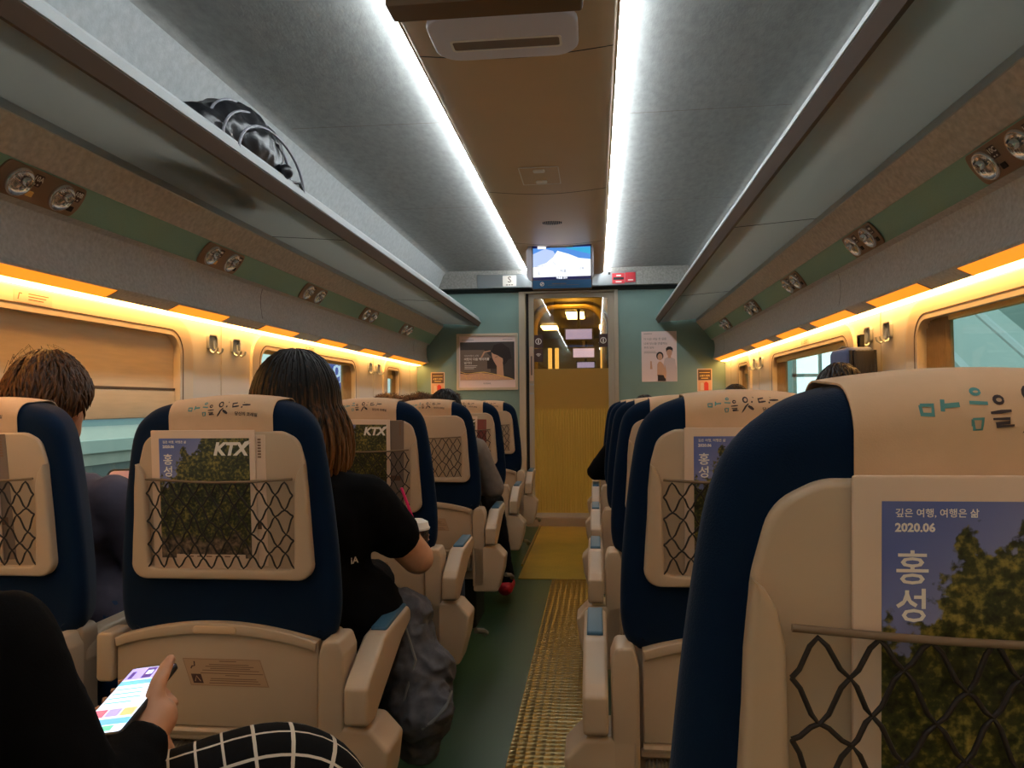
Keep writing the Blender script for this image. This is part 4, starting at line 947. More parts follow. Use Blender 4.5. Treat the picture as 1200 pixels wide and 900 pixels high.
        bm = bmn(); slab(bm, rpoly([(.11, .579, .004), (.295, .584, .01), (.295, .597, .008), (.11, .592, .008)], 4), .2755, .3105, .004, 3, S); obj('arm_pad', bm, 'pad', ar_, 50)
        bm = bmn(); slab(bm, rrect(-.282, -.243, .50, .603, .01), -.05, .02, .006, 3, Lw); obj('side_bracket', bm, 'plastic', t)
        bm = bmn(); tube(bm, [X(.30, .20, .44), X(.325, .19, .47), X(.332, .175, .50), X(.325, .165, .52)], .011, 7); obj('rotation_pedal', bm, 'ribbed', t)
    else:
        bm = bmn(); slab(bm, rpoly([(.186, .24), (.234, .24), (.234, .57, .02), (.222, .60, .012), (.198, .60, .012), (.186, .57, .015)]), -.034, .07, .008, 3, X); obj('side_console', bm, 'plastic', t, 50)
        bm = bmn(); slab(bm, rpoly([(.02, .52, .015), (.02, .555, .02), (.09, .585, .03), (.40, .585, .02), (.40, .55, .02), (.2, .53, .03)], 5), .19, .236, .009, 4, S); obj('armrest', bm, 'plastic', t, 50)
        bm = bmn(); slab(bm, rrect(-.275, -.245, .30, .59, .012), -.3, .02, .008, 3, Lw); obj('wall_side_panel', bm, 'plastic2', t, 50)
    return t
ROW = lambda k: .57+.98*k
AX, WX = .53, 1.10
GRP = {('aisle', 1): 'left aisle seats', ('window', 1): 'left window seats', ('aisle', -1): 'right aisle seats', ('window', -1): 'right window seats'}
LAB = {
 ('aisle', 1, 0): 'blue seat under the person with the phone, mostly below the lower left corner',
 ('aisle', 1, 1): 'blue seat at left with tray sticker and magazine, before the long-haired woman',
 ('window', 1, 1): 'blue seat cut by the left edge, before the short-haired passenger',
 ('aisle', 1, 2): 'left aisle blue seat in front of the long-haired woman, magazine in its net',
 ('window', 1, 2): 'left window blue seat hidden beyond the long-haired woman',
 ('aisle', 1, 3): 'left aisle blue seat with an empty net pocket, third in the row from the camera',
 ('window', 1, 3): 'left window blue seat beside the seat with the empty net',
 ('aisle', 1, 4): 'left aisle blue seat with red booklet in its net, fourth from the camera',
 ('window', 1, 4): 'left window blue seat, last but one before the end wall',
 ('aisle', 1, 5): 'left aisle blue seat nearest the end door',
 ('window', 1, 5): 'left window blue seat under the brown fur coat by the end wall',
 ('aisle', -1, 0): 'large blue seat in the right foreground with the big magazine',
 ('aisle', -1, 1): 'right aisle blue seat just beyond the large foreground seat',
 ('aisle', -1, 2): 'third blue seat along the right aisle',
 ('aisle', -1, 3): 'fourth blue seat along the right aisle',
 ('aisle', -1, 4): 'fifth blue seat along the right aisle, with the dark elbow beside it',
 ('aisle', -1, 5): 'right aisle blue seat nearest the end door',
 ('window', -1, 1): 'right window blue seat second row, behind the large foreground seat',
 ('window', -1, 2): 'right window blue seat with a dark-haired passenger below the hanging bag',
 ('window', -1, 3): 'right window blue seat just beyond the passenger under the hanging bag',
 ('window', -1, 4): 'right window blue seat with the small dark head',
 ('window', -1, 5): 'right window blue seat nearest the end wall',
}
for (kind, sx, k), lb in LAB.items():
    key = (kind, sx)
    if key not in PROTO: PROTO[key] = make_seat(kind, sx); t = PROTO[key]
    else: t = copy_tree(PROTO[key])
    t.location = (-sx*(AX if kind == 'aisle' else WX), ROW(k)-(.13 if (sx, k) == (1, 0) else 0), 0); tag(t, lb, 'seat', GRP[key])

# ------------------------------------------------------------------ magazines and leaflets in the net pockets
MW, MH = .226, .288
def backM(x, y, z, c):
    """frame lying on a reclined seat back at seat origin x,y"""
    p = BK(0, z, c); return frameM((x, y+p.y, p.z), (1, 0, 0), (0, math.cos(TH), math.sin(TH)), (0, -math.sin(TH), math.cos(TH)))
fm = lambda a, b, c: Vector((a, -c, b))
def make_mag():
    t = thing('magazine', '', 'magazine')
    bm = bmn(); slab(bm, rrect(0, MW, 0, MH, .002, 2), -.002, .0026, .0008, 2, fm); obj('pages', bm, 'paper', t)
    bm = bmn(); flat(bm, [(.0178, .022), (MW-.012, .022), (MW-.012, MH-.0165), (.0178, MH-.0165)], .003, fm); pc = obj('cover_picture', bm, cover_picture('cover_print', MW, MH), t)
    bm = bmn()
    text(bm, 'KTX', .036, lambda a, b: fm(a+.172, b+MH-.040, .0034), bold=.0016, shear=.25, sx=1.02)
    ribbon(bm, [(.196, MH-.036), (.206, MH-.026), (.217, MH-.021)], [.001, .005, .0008], lambda a, b: fm(a, b, .0034))
    obj('title_lettering', bm, 'white', t); bm = bmn()
    text(bm, '홍', .024, lambda a, b: fm(a+.037, b+MH-.062, .0034), bold=.0003); text(bm, '성', .024, lambda a, b: fm(a+.037, b+MH-.087, .0034), bold=.0003)
    obj('place_lettering', bm, 'white', t); bm = bmn(); text(bm, '깊은 여행, 여행은 삶', .0062, lambda a, b: fm(a+.026, b+MH-.0245, .0034), 'LEFT', .0001); text(bm, '2020.06', .0078, lambda a, b: fm(a+.026, b+MH-.034, .0034), 'LEFT', .0003)
    obj('side_lettering', bm, 'white', t)
    bm = bmn(); flat(bm, [(.05, .022), (.20, .022), (.20, .030), (.05, .030)], .0032, fm); fo = obj('footer_strip', bm, 'paper', t)
    bm = bmn(); [box(bm, .075+.02*k, .087+.02*k, -.0036, -.0033, .0245, .0268) for k in range(6)]; obj('footer_print', bm, 'inkpale', fo)
    return t
mag = make_mag(); first = True
for (x, k, lx, dz, rot, lb) in ((-AX, 1, -.148, 0, 0, 'magazine with a tree cover in the net of the seat before the long-haired woman'),
        (-WX, 1, -.148, -.004, -.03, 'magazine in the net of the seat at the left edge'),
        (-AX, 2, -.135, .002, .01, 'magazine with a tree cover in the net beside the pink straw'),
        (-AX, 4, -.15, -.02, .02, 'magazine in the net of the fourth left aisle seat'),
        (AX, 0, -.117, 0, 0, 'large magazine with a tree cover in the net of the right foreground seat'),
        (AX, 1, -.117, 0, 0, 'magazine half hidden behind the large right foreground seat')):
    t = mag if first else copy_tree(mag); first = False
    t.matrix_world = backM(x+lx, ROW(k), .744+dz, .0125) @ Matrix.Rotation(rot, 4, 'Y'); tag(t, lb, 'magazine', 'travel magazines in the seat nets')
def leaflet(x, k, lx, z0, w, h, rot, m, lb, c=.0095):
    t = thing('leaflet', lb, 'leaflet', M=backM(x+lx, ROW(k), z0, c) @ Matrix.Rotation(rot, 4, 'Y'), group='leaflets in the seat nets')
    bm = bmn(); slab(bm, rrect(0, w, 0, h, .001, 2), -.0006, .0006, 0, 1, fm); sh = obj('sheet', bm, m, t)
    bm = bmn()
    for q in range(7): box(bm, w*.86, w*.92, -.0009, -.0007, h-.012-.006*q, h-.008-.006*q)
    obj('printing', bm, 'inkpale', sh); bm = bmn(); box(bm, w*.1, w*.9, -.0009, -.0007, h*.28, h*.34); obj('print_block', bm, 'p_brown', sh)
leaflet(-AX, 1, -.02, .75, .118, .272, .0, 'paper', 'narrow leaflet sticking out behind the magazine of the seat with the tray sticker')
leaflet(-AX, 2, .02, .752, .115, .278, .02, 'p_mid', 'dark printed leaflet beside the magazine near the pink straw')
leaflet(-WX, 1, .0, .75, .105, .27, -.06, 'p_mid', 'grey folded leaflet in the net of the seat at the left edge')
leaflet(-AX, 4, .03, .752, .10, .24, .02, 'p_dullred', 'red booklet top in the net of the fourth left aisle seat')

# ------------------------------------------------------------------ people
def lerp(a, b, t): return Vector(a)+(Vector(b)-Vector(a))*t
def hand_parts(bm, wrist, palm, tips, thumb, r=.0085):
    """palm blob, four fingers as (base, mid, tip) chains, thumb chain"""
    capsule(bm, wrist, .023, palm, .027)
    for ch in tips:
        for i, (a, b) in enumerate(zip(ch, ch[1:])): capsule(bm, a, r*(1.05-.08*i), b, r*(1-.1*i), 8)
    for i, (a, b) in enumerate(zip(thumb, thumb[1:])): capsule(bm, a, (.015, .0115, .0095)[min(i, 2)], b, (.0115, .0095, .008)[min(i, 2)], 8)
def auto_hand(bm, el, wr, side, down=Vector((0, 0, -1))):
    d = (Vector(wr)-Vector(el)).normalized(); pn = down; lat = d.cross(pn).normalized()*side; wr = Vector(wr)
    palm = wr+d*.06; tips = []
    for i, (o, L_) in enumerate(((-.030, .075), (-.010, .085), (.010, .08), (.029, .062))):
        b = palm+d*.02+lat*o; m1 = b+d*L_*.45+pn*.008; m2 = m1+d*L_*.3+pn*.02; e = m2+d*L_*.12+pn*.022; tips.append((b, m1, m2, e))
    th = (wr+d*.025-lat*.018, wr+d*.055-lat*.042+pn*.008, wr+d*.08-lat*.05+pn*.018, wr+d*.098-lat*.046+pn*.022)
    hand_parts(bm, wr, palm, tips, th)
def uvtube(name, path, radii, m, parent, off, sides=28, cell=.034):
    """limb cloth with a woven pattern following its length"""
    P = [Vector(p) for p in path]; n = len(P); bm = bmn(); uvl = bm.loops.layers.uv.new('UVMap'); rings = []; prev = None; Ls = [0]
    for i in range(1, n): Ls.append(Ls[-1]+(P[i]-P[i-1]).length)
    for i, p in enumerate(P):
        t = (P[min(i+1, n-1)]-P[max(i-1, 0)]).normalized()
        a = t.orthogonal().normalized() if prev is None else (prev-t*prev.dot(t)).normalized()
        prev = a; b = t.cross(a); rings.append([bm.verts.new(p-off+(a*math.cos(2*PI*k/sides)+b*math.sin(2*PI*k/sides))*radii[i]*(1+.03*noise.noise(p*18+Vector((k*.4, 0, 0))))) for k in range(sides)])
    for i in range(n-1):
        for k in range(sides):
            f = bm.faces.new((rings[i][k], rings[i][(k+1) % sides], rings[i+1][(k+1) % sides], rings[i+1][k]))
            for lp, (ii, kk) in zip(f.loops, ((i, k), (i, k+1), (i+1, k+1), (i+1, k))): lp[uvl].uv = (kk/sides*12, Ls[ii]/cell)
    bm.faces.new(rings[0][::-1]); bm.faces.new(rings[-1])
    return obj(name, bm, m, parent, 80)
def bend(p, q, r, n=14):
    """smooth path p -> q -> r rounded at q"""
    p, q, r = Vector(p), Vector(q), Vector(r); a, b = lerp(q, p, .16), lerp(q, r, .16)
    out = [lerp(p, a, k/n) for k in range(n)]
    out += [a*(1-t)**2+q*2*t*(1-t)+b*t*t for t in [k/10 for k in range(10)]]
    return out+[lerp(b, r, k/n) for k in range(n+1)]
def head_parts(bm, h, neck):
    h = Vector(h); ball(bm, h, (.074, .092, .108)); ball(bm, h+Vector((0, .03, -.06)), (.052, .06, .06)); capsule(bm, neck, .05, h+Vector((0, -.005, -.06)), .05)
    capsule(bm, h+Vector((0, .086, .002)), .010, h+Vector((0, .103, -.024)), .015, 8)
    for s in (-1, 1): ball(bm, h+Vector((s*.074, -.005, -.012)), (.012, .02, .03), 8, 6)
def face_bits(h, root, off):
    h = Vector(h)-off
    for s in (-1, 1): bm = bmn(); ball(bm, h+Vector((s*.03, .083, .006)), (.013, .008, .009), 10, 6); obj('eye', bm, 'eye', root)
    bm = bmn(); ball(bm, h+Vector((0, .088, -.054)), (.022, .008, .007), 10, 6); obj('mouth', bm, 'lip', root)
def short_hair(h, root, off, m, scale=1.0, spiky=.006, n=420, seed=1, fly=0):
    rr = random.Random(seed); h = Vector(h)-off+Vector((0, -.006, .006)); bm = bmn(); RX, RY, RZ = .082*scale, .100*scale, .116*scale
    lim = lambda az: math.radians(62+62*(.5-.5*math.sin(az))**.7)      # az = +90deg is the face
    def pt(az, th, k=1.0): return h+Vector((RX*k*math.sin(th)*math.cos(az), RY*k*math.sin(th)*math.sin(az), RZ*k*math.cos(th)))
    U, V = 40, 14; G = [[bm.verts.new(pt(2*PI*j/U, max(.001, lim(2*PI*j/U)*i/V))) for j in range(U)] for i in range(V+1)]
    for i in range(V):
        for j in range(U): bm.faces.new((G[i][j], G[i][(j+1) % U], G[i+1][(j+1) % U], G[i+1][j]))
    for k in range(n):
        az = rr.uniform(0, 2*PI); L_ = lim(az); th0 = rr.uniform(.0, .75)*L_; th1 = min(L_*1.05, th0+rr.uniform(.35, .7)); da = rr.uniform(-.35, .35); P = []
        for q in range(6): u = q/5; P.append(pt(az+da*u, th0+(th1-th0)*u, 1.0+.012+spiky*8*math.sin(PI*u)*rr.uniform(.4, 1)))
        tube(bm, P, .0042, 4, [.5, 1, 1, .9, .6, .15], False)
    for k in range(fly):
        az = rr.uniform(PI*.9, PI*2.1); th = rr.uniform(.1, .9); a = pt(az, th); b = pt(az+rr.uniform(-.3, .3), th, 1.1)+Vector((rr.uniform(-.02, .0), 0, .012)); c = pt(az+rr.uniform(-.6, .2), th+.2, 1.1+rr.uniform(.02, .1))
        tube(bm, [a, b, c], .0006, 3, None, False)
    return obj('hair', bm, m, root, 90)
def shift(me, off): me.transform(Matrix.Translation(-off)); return me
def sitter(label, cx, cy, h, elR, wrR, elL, wrL, knR, anR, knL, anL, shirt, trouser, sleeve=.5, voxel=.009, sh_z=.93, shoe='black', lean=.0, custom_hand=None, hip_z=.565, shw=.165, g_=.012, wr_=.0035, ar_=1.0):
    """a seated figure: one continuous body, clothing and hair as children"""
    hip = Vector((cx, cy+.27, hip_z)); off = Vector((cx, cy+.27, .47)); t = thing('person', label, 'person', off)
    h = Vector(h); ch = Vector((cx+(h.x-cx)*.5, cy+.25+lean*.5, sh_z-.10)); nk = Vector((h.x*.6+cx*.4, cy+.24+lean, sh_z+.015))
    sR = Vector((nk.x+shw, nk.y+.0, sh_z-.05)); sL = Vector((nk.x-shw, nk.y, sh_z-.05))
    hR, hL = hip+Vector((.09, 0, 0)), hip-Vector((.09, 0, 0))
    def torso(bm, g):
        capsule(bm, hL, .105+g, hR, .105+g); capsule(bm, hip, .12+g, ch, .125+g); capsule(bm, ch-Vector((.05, 0, 0)), .11+g, ch+Vector((.05, 0, 0)), .11+g)
        capsule(bm, sL+Vector((.03, 0, -.01)), .05+g, sR-Vector((.03, 0, .01)), .05+g)
    bm = bmn(); torso(bm, 0); head_parts(bm, h, nk)
    for s_, e_, w_ in ((sR, elR, wrR), (sL, elL, wrL)): capsule(bm, s_, .05*ar_, e_, .038*ar_); capsule(bm, e_, .038*ar_, w_, .025)
    if custom_hand: custom_hand(bm)
    else: auto_hand(bm, elR, wrR, 1)
    auto_hand(bm, elL, wrL, -1)
    for p_, k_, a_ in ((hR, knR, anR), (hL, knL, anL)):
        capsule(bm, p_, .082, k_, .056); capsule(bm, k_, .054, a_, .036); capsule(bm, a_, .038, Vector(a_)+Vector((0, .15, -.045)), .028)
    obj_me('body', shift(bake(bm, voxel, 5), off), 'skin', t)
    bm = bmn(); torso(bm, g_)
    for s_, e_, w_ in ((sR, elR, wrR), (sL, elL, wrL)):
        if sleeve <= 1: capsule(bm, s_, .06*ar_, lerp(s_, e_, sleeve), (.06-.006*sleeve)*ar_)
        else: capsule(bm, s_, .062, e_, .052); capsule(bm, e_, .052, lerp(e_, w_, sleeve-1), .038)
    obj_me('shirt', shift(bake(bm, .009, 4, wrinkle=wr_, wscale=16), off), shirt, t)
    if trouser:
        bm = bmn()
        capsule(bm, hL, .115, hR, .115)
        for p_, k_, a_ in ((hR, knR, anR), (hL, knL, anL)): capsule(bm, p_, .094, k_, .068); capsule(bm, k_, .066, lerp(k_, a_, .93), .052)
        obj_me('trousers', shift(bake(bm, .009, 4, wrinkle=.003), off), trouser, t)
    for a_ in (anR, anL):
        a_ = Vector(a_); bm = bmn(); capsule(bm, a_+Vector((0, -.02, -.025)), .043, a_+Vector((0, .15, -.04)), .038); me = bake(bm, .008, 3)
        for v in me.vertices: v.co.z = max(v.co.z, min(.006, a_.z-.08) if a_.z < .12 else v.co.z)
        obj_me('shoe', shift(me, off), shoe, t)
    face_bits(h, t, off)
    return t, off

# the phone and the person holding it (left foreground)
TL, TR_, BL = Vector((-.409, 1.03, .712)), Vector((-.344, 1.03, .7215)), Vector((-.385, .887, .675))
ex = (TR_-TL).normalized(); ey = (TL-BL); ey = (ey-ex*ey.dot(ex)).normalized(); ez = ex.cross(ey)
ph = thing('smartphone', 'lit smartphone held by the person at the lower left', 'phone', M=frameM(tuple(TL-ey*.148), ex, ey, ez))
PW, PH = .068, .148
bm = bmn(); slab(bm, rrect(0, PW, 0, PH, .008), -.008, 0, .002, 3); obj('body', bm, 'black', ph)
reg('ph_white', glow('phone_white', (226, 240, 255), 1.15)); reg('ph_cyan', glow('phone_cyan', (120, 206, 250), .95)); reg('ph_lav', glow('phone_lavender', (190, 180, 245), .9)); reg('ph_pur', glow('phone_purple', (96, 72, 170), .6)); reg('ph_red', glow('phone_red', (236, 120, 150), .9)); reg('ph_yel', glow('phone_yellow', (246, 220, 150), .9)); reg('ph_green', glow('phone_green', (120, 226, 190), .9))
bm = bmn(); flat(bm, rrect(.003, PW-.003, .005, PH-.005, .005), .0004); sc = obj('screen', bm, 'ph_white', ph)
def pm(nm, m, x0, x1, y0, y1, d=.0007): bm = bmn(); flat(bm, [(x0, y0), (x1, y0), (x1, y1), (x0, y1)], d); obj(nm, bm, m, sc)
pm('picture', 'ph_lav', .003, .065, .115, .142); pm('picture_shape', 'ph_pur', .028, .042, .117, .14, .0009); pm('picture_shape', 'ph_white', .031, .040, .125, .134, .0011); pm('picture_shape', 'ph_pur', .008, .014, .118, .134, .0009)
pm('heading', 'ph_cyan', .003, .065, .103, .113); pm('heading_line', 'ph_green', .012, .03, .106, .109, .0009)
for i in range(4): pm('text_line', 'ph_cyan', .006, .045+.004*(i % 3), .093-.0095*i, .0955-.0095*i)
pm('thumbnail', 'ph_red', .004, .022, .036, .052); pm('thumbnail', 'ph_lav', .024, .042, .036, .052); pm('thumbnail', 'ph_yel', .044, .063, .036, .052)
pm('bottom_bar', 'ph_cyan', .003, .065, .02, .032); pm('bottom_field', 'ph_green', .01, .05, .008, .018)
def phone_hand(bm):
    W_ = Vector((-.332, .925, .652)); P_ = Vector((-.333, .962, .672)); tips = []
    for i, (dy, L_) in enumerate(((.034, 1.0), (.012, 1.05), (-.010, 1.0), (-.030, .85))):
        b = P_+ey*dy+ex*.004-ez*.004; q = TL+ex*.04-ey*(.055-dy)-ez*.017
        e1 = TL+ex*.012-ey*(.055-dy*.95)-ez*.017; e2 = TL-ex*.006-ey*(.055-dy*.9)-ez*.006
        tips.append((b, q, e1, e2))
    hand_parts(bm, W_, P_, tips, (P_+Vector((-.004, -.005, .012)), TR_-ey*.055+ez*.006+ex*.004, TR_-ey*.024+ez*.010+ex*.0, TR_-ey*.006+ez*.009-ex*.004), .0078)
tA, offA = sitter('person in black holding a lit phone at the lower left, plaid trousers, one leg crossed', -AX, ROW(0), (-.62, .70, 1.13), (-.318, .80, .612), (-.332, .925, .652), (-.72, .84, .63), (-.50, .98, .63), (-.42, 1.06, .50), (-.42, 1.12, .10), (-.20, 1.075, .555), (-.04, 1.15, .22), 'blackcloth', None, sleeve=1.9, voxel=.0045, sh_z=.865, lean=-.02, custom_hand=phone_hand, hip_z=.51)
hipA = Vector((-AX, ROW(0)+.27, .53))
p = bend(hipA+Vector((-.09, 0, -.06)), (-.185, 1.08, .555), (-.03, 1.155, .25)); n = len(p)
uvtube('trouser_leg', p, [.094-.017*min(1, i/(n*.5))-.015*max(0, (i-n*.5)/(n*.5)) for i in range(n)], 'plaid', tA, offA)
p = bend(hipA+Vector((.09, 0, 0)), (-.42, 1.06, .50), (-.42, 1.12, .14)); uvtube('trouser_leg', p, [.094-.026*min(1, i/(n*.5))-.012*max(0, (i-n*.5)/(n*.5)) for i in range(n)], 'plaid', tA, offA)
bm = bmn(); capsule(bm, hipA-Vector((.09, 0, 0)), .116, hipA+Vector((.09, 0, 0)), .116); obj_me('trouser_seat', shift(bake(bm, .01, 3), offA), 'blackcloth', tA)
short_hair((-.62, .70, 1.13), tA, offA, 'hairdark', seed=4)
bm = bmn(); a, b = Vector((-.325, .905, .648))-offA, Vector((-.333, .925, .655))-offA; tube(bm, [a, lerp(a, b, .5), b], .031, 16); obj('wrist_band', bm, 'black', tA)

# the short-haired passenger at the left window
HB = (-1.125, 1.80, 1.085)
tB, offB = sitter('passenger with short brown hair by the near left window, grey violet top', -WX, ROW(1)+.0, HB, (-.895, 1.88, .64), (-.93, 2.08, .68), (-1.29, 1.85, .68), (-1.17, 2.08, .66), (-.93, 2.24, .54), (-.93, 2.27, .1), (-1.16, 2.24, .54), (-1.16, 2.27, .1), 'greycloth', 'jeans', sleeve=1.85, sh_z=.90)
short_hair(HB, tB, offB, 'hairbrown', 1.1, .008, 620, 2, fly=16)
t = thing('tablet', 'pink device with dark edge between the two left front seats', 'tablet', M=frameM((-1.185, 2.10, .71), (.96, .28, 0), (-.05, .17, .98), (.27, -.95, .18)))
bm = bmn(); slab(bm, rrect(0, .15, 0, .19, .02), -.006, .0, .002, 3); obj('case', bm, 'black', t)
bm = bmn(); slab(bm, rrect(.006, .144, .006, .184, .016), -.0005, .0025, .001, 2); obj('back_shell', bm, 'pink', t)

# the long-haired woman
HC = Vector((-.478, 1.80, 1.083))
def cup_hand(bm):
    W_ = Vector((-.315, 2.005, .735)); P_ = Vector((-.320, 2.055, .732)); c = Vector((-.254, 2.085, .738)); tips = []
    for dz in (.012, -.005, -.022, -.037):
        tips.append(tuple([P_+Vector((.0, .01, dz))]+[c+Vector((.043*math.cos(a), .043*math.sin(a), dz)) for a in (math.radians(150), math.radians(100), math.radians(50))]))
    hand_parts(bm, W_, P_, tips, (P_+Vector((.005, -.015, .005)), c+Vector((-.035, -.034, .004)), c+Vector((-.008, -.045, .006)), c+Vector((.014, -.042, .006))))
tC, offC = sitter('woman with long brown hair in a black T-shirt holding a cup', -AX+.085, ROW(1), HC, (-.205, 1.90, .695), (-.315, 2.005, .735), (-.70, 1.9, .66), (-.50, 2.08, .64), (-.43, 2.26, .55), (-.42, 2.30, .1), (-.62, 2.26, .55), (-.62, 2.30, .1), 'blackcloth', 'blacktrouser', sleeve=.55, voxel=.0065, sh_z=.90, custom_hand=cup_hand, shw=.16, g_=.03, ar_=1.1)
bm = bmn(); text(bm, 'iA', .026, lambda a, b: Vector((-.3125+a*.507+b*.15, 1.7285+a*.862-b*.5, .722+b*.9))-offC, bold=.0006); obj('shirt_lettering', bm, 'white', tC)
rr = random.Random(11); bm = bmn(); hc_ = HC-offC
def hp(az, th, k=1): return hc_+Vector((.090*k*math.sin(th)*math.cos(az), .106*k*math.sin(th)*math.sin(az)-.006, .118*k*math.cos(th)))
U = 48; G = []
lim2 = lambda az: math.radians(58) if math.sin(az) > .55 else (math.radians(95))
for i in range(11): G.append([bm.verts.new(hp(2*PI*j/U, max(.001, lim2(2*PI*j/U)*i/10))) for j in range(U)])
for i in range(10):
    for j in range(U): bm.faces.new((G[i][j], G[i][(j+1) % U], G[i+1][(j+1) % U], G[i+1][j]))
for k in range(950):
    az = rr.uniform(PI*.82, PI*2.18); lay = rr.uniform(1.0, 1.16); th0 = rr.uniform(.02, .6); P = []
    for q in range(6): th = th0+(PI/2-th0)*q/5; P.append(hp(az, th, lay if q else lay*.99))
    e = P[-1]; tipz = hc_.z-rr.uniform(.13, .225)-.02*math.sin(-az); dx = e.x-hc_.x; dy = e.y-hc_.y; flare = rr.uniform(1.05, 1.32)
    ph_ = rr.uniform(0, 6)
    for q in range(1, 9):
        u = q/8; wv = 1+(flare-1)*math.sin(PI*min(1, u*1.15)*.85)-.25*max(0, u-.75)*1.3
        P.append(Vector((hc_.x+dx*wv+.004*math.sin(ph_+u*5), min(hc_.y+dy*wv, hc_.y+.075), e.z+(tipz-e.z)*u)))
    tube(bm, P, .0048, 4, [.4, .8, 1, 1, 1, 1, 1, 1, 1, 1, .95, .85, .6, .2], False)
obj('hair', bm, 'hairlong', tC, 100)
t = thing('drink_cup', 'clear lidded cup with a pink straw in the woman\'s hand', 'cup', (-.254, 2.085, .642))
bm = bmn(); lathe(bm, [(.001, 0), (.027, 0), (.030, .01), (.036, .095), (.037, .095), (.0285, .006)], I3, 20); obj('cup_wall', bm, 'lid', t)
bm = bmn(); lathe(bm, [(.001, .004), (.026, .004), (.033, .078), (.001, .078)], I3, 20); obj('drink', bm, 'coffee', t)
bm = bmn(); lathe(bm, [(.039, .094), (.040, .099), (.037, .102), (.034, .115), (.02, .122), (.004, .122)], I3, 20); obj('lid', bm, 'white', t)
bm = bmn(); tube(bm, [(.012, 0, .02), (-.004, -.008, .12), (-.034, -.02, .21)], .0042, 8); obj('straw', bm, 'straw', t)

# passengers further along
HD = (-.50, 3.76, 1.03)
tD, offD = sitter('dark-haired passenger in the third left row, grey sleeve and red shoe in the aisle', -AX, ROW(3), HD, (-.265, 3.80, .66), (-.36, 3.98, .64), (-.70, 3.8, .66), (-.5, 4.0, .63), (-.33, 4.18, .54), (-.255, 4.17, .11), (-.6, 4.2, .54), (-.6, 4.22, .1), 'greysleeve', 'blacktrouser', sleeve=1.9, sh_z=.90, shoe='red')
short_hair(HD, tD, offD, 'hairdark', 1.0, .005, 300, 5)
HE = (1.09, 2.79, 1.085)
tE, offE = sitter('dark-haired passenger below the hanging bag at the right window', WX, ROW(2), HE, (1.25, 2.84, .66), (1.15, 3.02, .63), (.84, 2.84, .66), (.95, 3.02, .63), (1.14, 3.2, .54), (1.14, 3.22, .1), (.94, 3.2, .54), (.94, 3.22, .1), 'greycloth', 'jeans', sleeve=1.9, sh_z=.955)
short_hair(HE, tE, offE, 'hairdark', 1.0, .006, 420, 6)
HF = (1.08, 4.75, 1.06)
tF, offF = sitter('passenger with a small dark head near the end wall at right', WX, ROW(4), HF, (1.26, 4.8, .66), (1.15, 4.98, .63), (.86, 4.8, .66), (.95, 4.98, .63), (1.14, 5.16, .54), (1.14, 5.18, .1), (.94, 5.16, .54), (.94, 5.18, .1), 'blackcloth', 'jeans', sleeve=1.9, sh_z=.93)
short_hair(HF, tF, offF, 'hairdark', 1.0, .005, 260, 7)
HG = (.54, 4.76, 1.0)
tG, offG = sitter('passenger in black leaning an elbow into the aisle from the right', AX, ROW(4), HG, (.72, 4.8, .66), (.6, 5.0, .63), (.235, 4.74, .66), (.36, 4.93, .62), (.62, 5.16, .54), (.62, 5.18, .1), (.42, 5.16, .54), (.42, 5.18, .1), 'blackcloth', 'blacktrouser', sleeve=1.9, sh_z=.88)
short_hair(HG, tG, offG, 'hairdark', 1.0, .005, 260, 8)

# ------------------------------------------------------------------ bags and coats
t = thing('denim_jacket', 'crumpled grey denim jacket hanging beside the left front armrest', 'jacket', (-.225, 1.82, .45)); off = Vector((-.2, 1.82, .45))
bm = bmn()
for a, ra, b, rb in (((-.30, 1.86, .58), .06, (-.20, 1.90, .56), .05), ((-.22, 1.90, .54), .055, (-.17, 1.89, .42), .075), ((-.19, 1.89, .42), .075, (-.15, 1.84, .34), .07), ((-.16, 1.88, .36), .065, (-.17, 1.87, .26), .05), ((-.34, 1.85, .59), .05, (-.26, 1.84, .56), .045), ((-.14, 1.83, .36), .05, (-.105, 1.81, .36), .035)): capsule(bm, a, ra, b, rb)
me = bake(bm, .005, 4, wrinkle=.016, wscale=17); obj_me('denim_cloth', shift(me, off), 'denim', t)
for P in ([(-.20, 1.835, .555), (-.165, 1.812, .47), (-.185, 1.80, .40), (-.20, 1.80, .34)], [(-.075, 1.80, .405), (-.085, 1.775, .375), (-.115, 1.765, .345), (-.14, 1.77, .325)], [(-.08, 1.79, .385), (-.105, 1.77, .355), (-.13, 1.765, .335)]):
    bm = bmn(); tube(bm, [Vector(q)-off for q in P], .0035, 5); obj('seam', bm, 'denimseam', t)
bm = bmn(); tube(bm, [Vector(q)-off for q in ((-.345, 1.74, .63), (-.31, 1.72, .615), (-.275, 1.74, .60), (-.26, 1.80, .585))], .016, 8); obj('shoulder_strap', bm, 'blackcloth', t)

t = thing('leather_bag', 'black leather bag lying on the left luggage rack', 'bag', (-.93, 2.36, 1.80)); off = Vector((-.93, 2.36, 1.80))
bm = bmn(); capsule(bm, (-.93, 2.15, 1.895), .09, (-.93, 2.50, 1.905), .10); ball(bm, (-.92, 2.38, 1.925), (.13, .24, .13)); capsule(bm, (-.95, 2.08, 1.88), .07, (-.95, 2.60, 1.87), .075)
me = bake(bm, .008, 5, wrinkle=.009, wscale=11)
for v in me.vertices: v.co.z = max(v.co.z, 1.801+.0793*(-v.co.x-.80))
obj_me('leather_body', shift(me, off), 'leather', t)
for q, dz in ((0, 0), (.05, -.03), (.10, -.07)):
    bm = bmn(); P = []
    for k in range(17):
        a = PI*k/16; P.append(Vector((.045+q*1.0, -.25*math.cos(a)*(1+.05*q)+.02, .10+dz+.155*math.sin(a)*(1-q*1.5))))
    tube(bm, P, .0045, 6); obj('zip_piping', bm, 'piping', t)
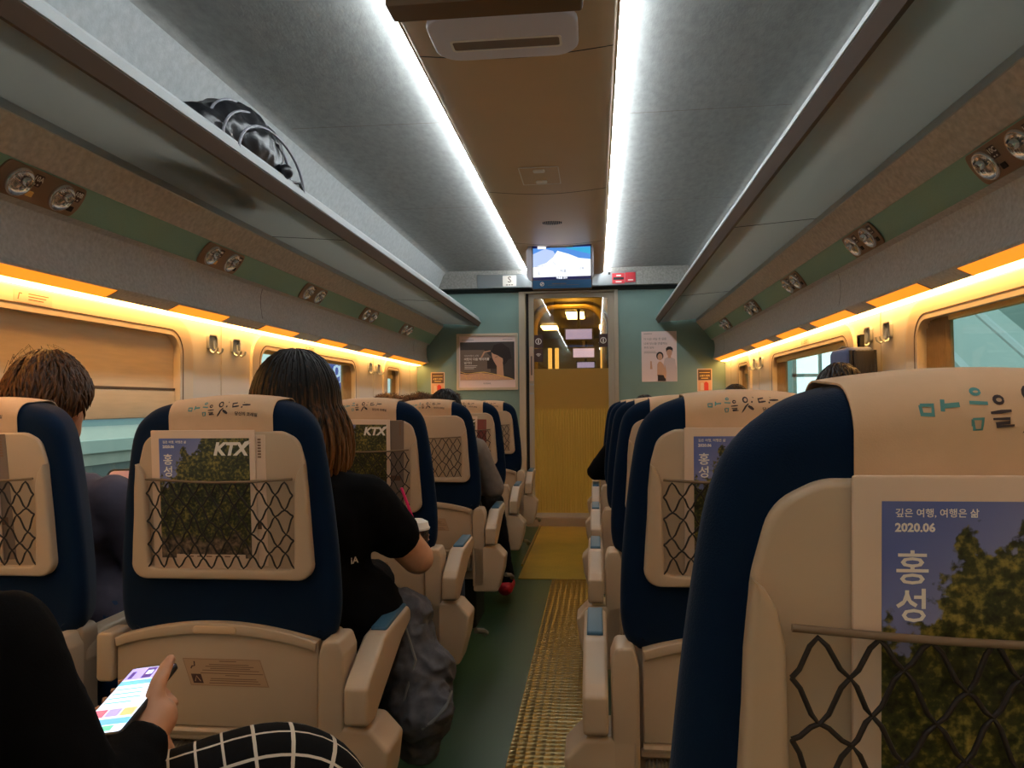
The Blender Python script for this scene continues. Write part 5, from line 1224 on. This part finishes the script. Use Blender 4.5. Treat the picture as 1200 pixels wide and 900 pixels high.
bm = bmn(); tube(bm, [(.13, .16, .05), (.15, .22, .06), (.14, .27, .045), (.145, .275, .01)], .006, 6); obj('zip_pull', bm, 'black', t)
bm = bmn(); ball(bm, (.14, .12, .07), (.025, .03, .025)); obj('round_fob', bm, 'leather', t)

t = thing('hanging_bag', 'navy and dark ribbed bag hanging by a strap from the right coat hook', 'bag', (1.295, 3.25, 1.085)); f = lambda a, b, c: Vector((c, a, b))
bm = bmn(); slab(bm, rrect(-.14, .10, -.02, .205, .03), -.075, .03, .02, 4, f); obj('navy_body', bm, 'navybag', t)
bm = bmn(); slab(bm, rrect(-.155, -.138, 0, .19, .006), -.05, .02, .004, 2, f)
for k in range(7): z = -.066+.015*k; tube(bm, [(z, -.148, 0), (z, -.152, .1), (z, -.146, .19)], .0065, 6)
obj('ribbed_side', bm, 'darkrib', t)
bm = bmn(); tube(bm, [(-.05, -.10, .20), (-.05, .0, .212), (-.05, .06, .205)], .006, 6); obj('zip_edge', bm, 'black', t)
bm = bmn(); slab(bm, [(-.016, .19), (-.02, .262), (.02, .262), (.016, .19), (.008, .19), (.010, .25), (-.010, .25), (-.008, .19)], .012, .03, .002, 2, f); obj('strap_loop', bm, 'black', t)
t = thing('fur_coat', 'brown furry coat draped over the far left window seat', 'coat', (-1.05, 5.45, 1.09)); off = Vector((-1.05, 5.45, 1.09))
bm = bmn()
P = [Vector((-1.33+.57*k/9, 5.44+.01*math.sin(k*2), 1.118+.012*math.sin(k*1.7))) for k in range(10)]
for a, b in zip(P, P[1:]): capsule(bm, a, .034+.006*math.sin(a.x*30), b, .034+.006*math.sin(b.x*30))
me = bake(bm, .009, 3, wrinkle=.006, wscale=22); rr = random.Random(5)
bm = bmn(); bm.from_mesh(me); fs = list(bm.faces)
for f_ in rr.sample(fs, min(900, len(fs))):
    c = f_.calc_center_median(); n_ = f_.normal.copy(); tube(bm, [c, c+n_*.010+Vector((rr.uniform(-.006, .006), 0, 0)), c+n_*.016+Vector((rr.uniform(-.012, .012), 0, -.006))], .0018, 3, [1, .8, .1], False)
bm.transform(Matrix.Translation(-off)); obj('fur', bm, 'fur', t, 100, norm=False)
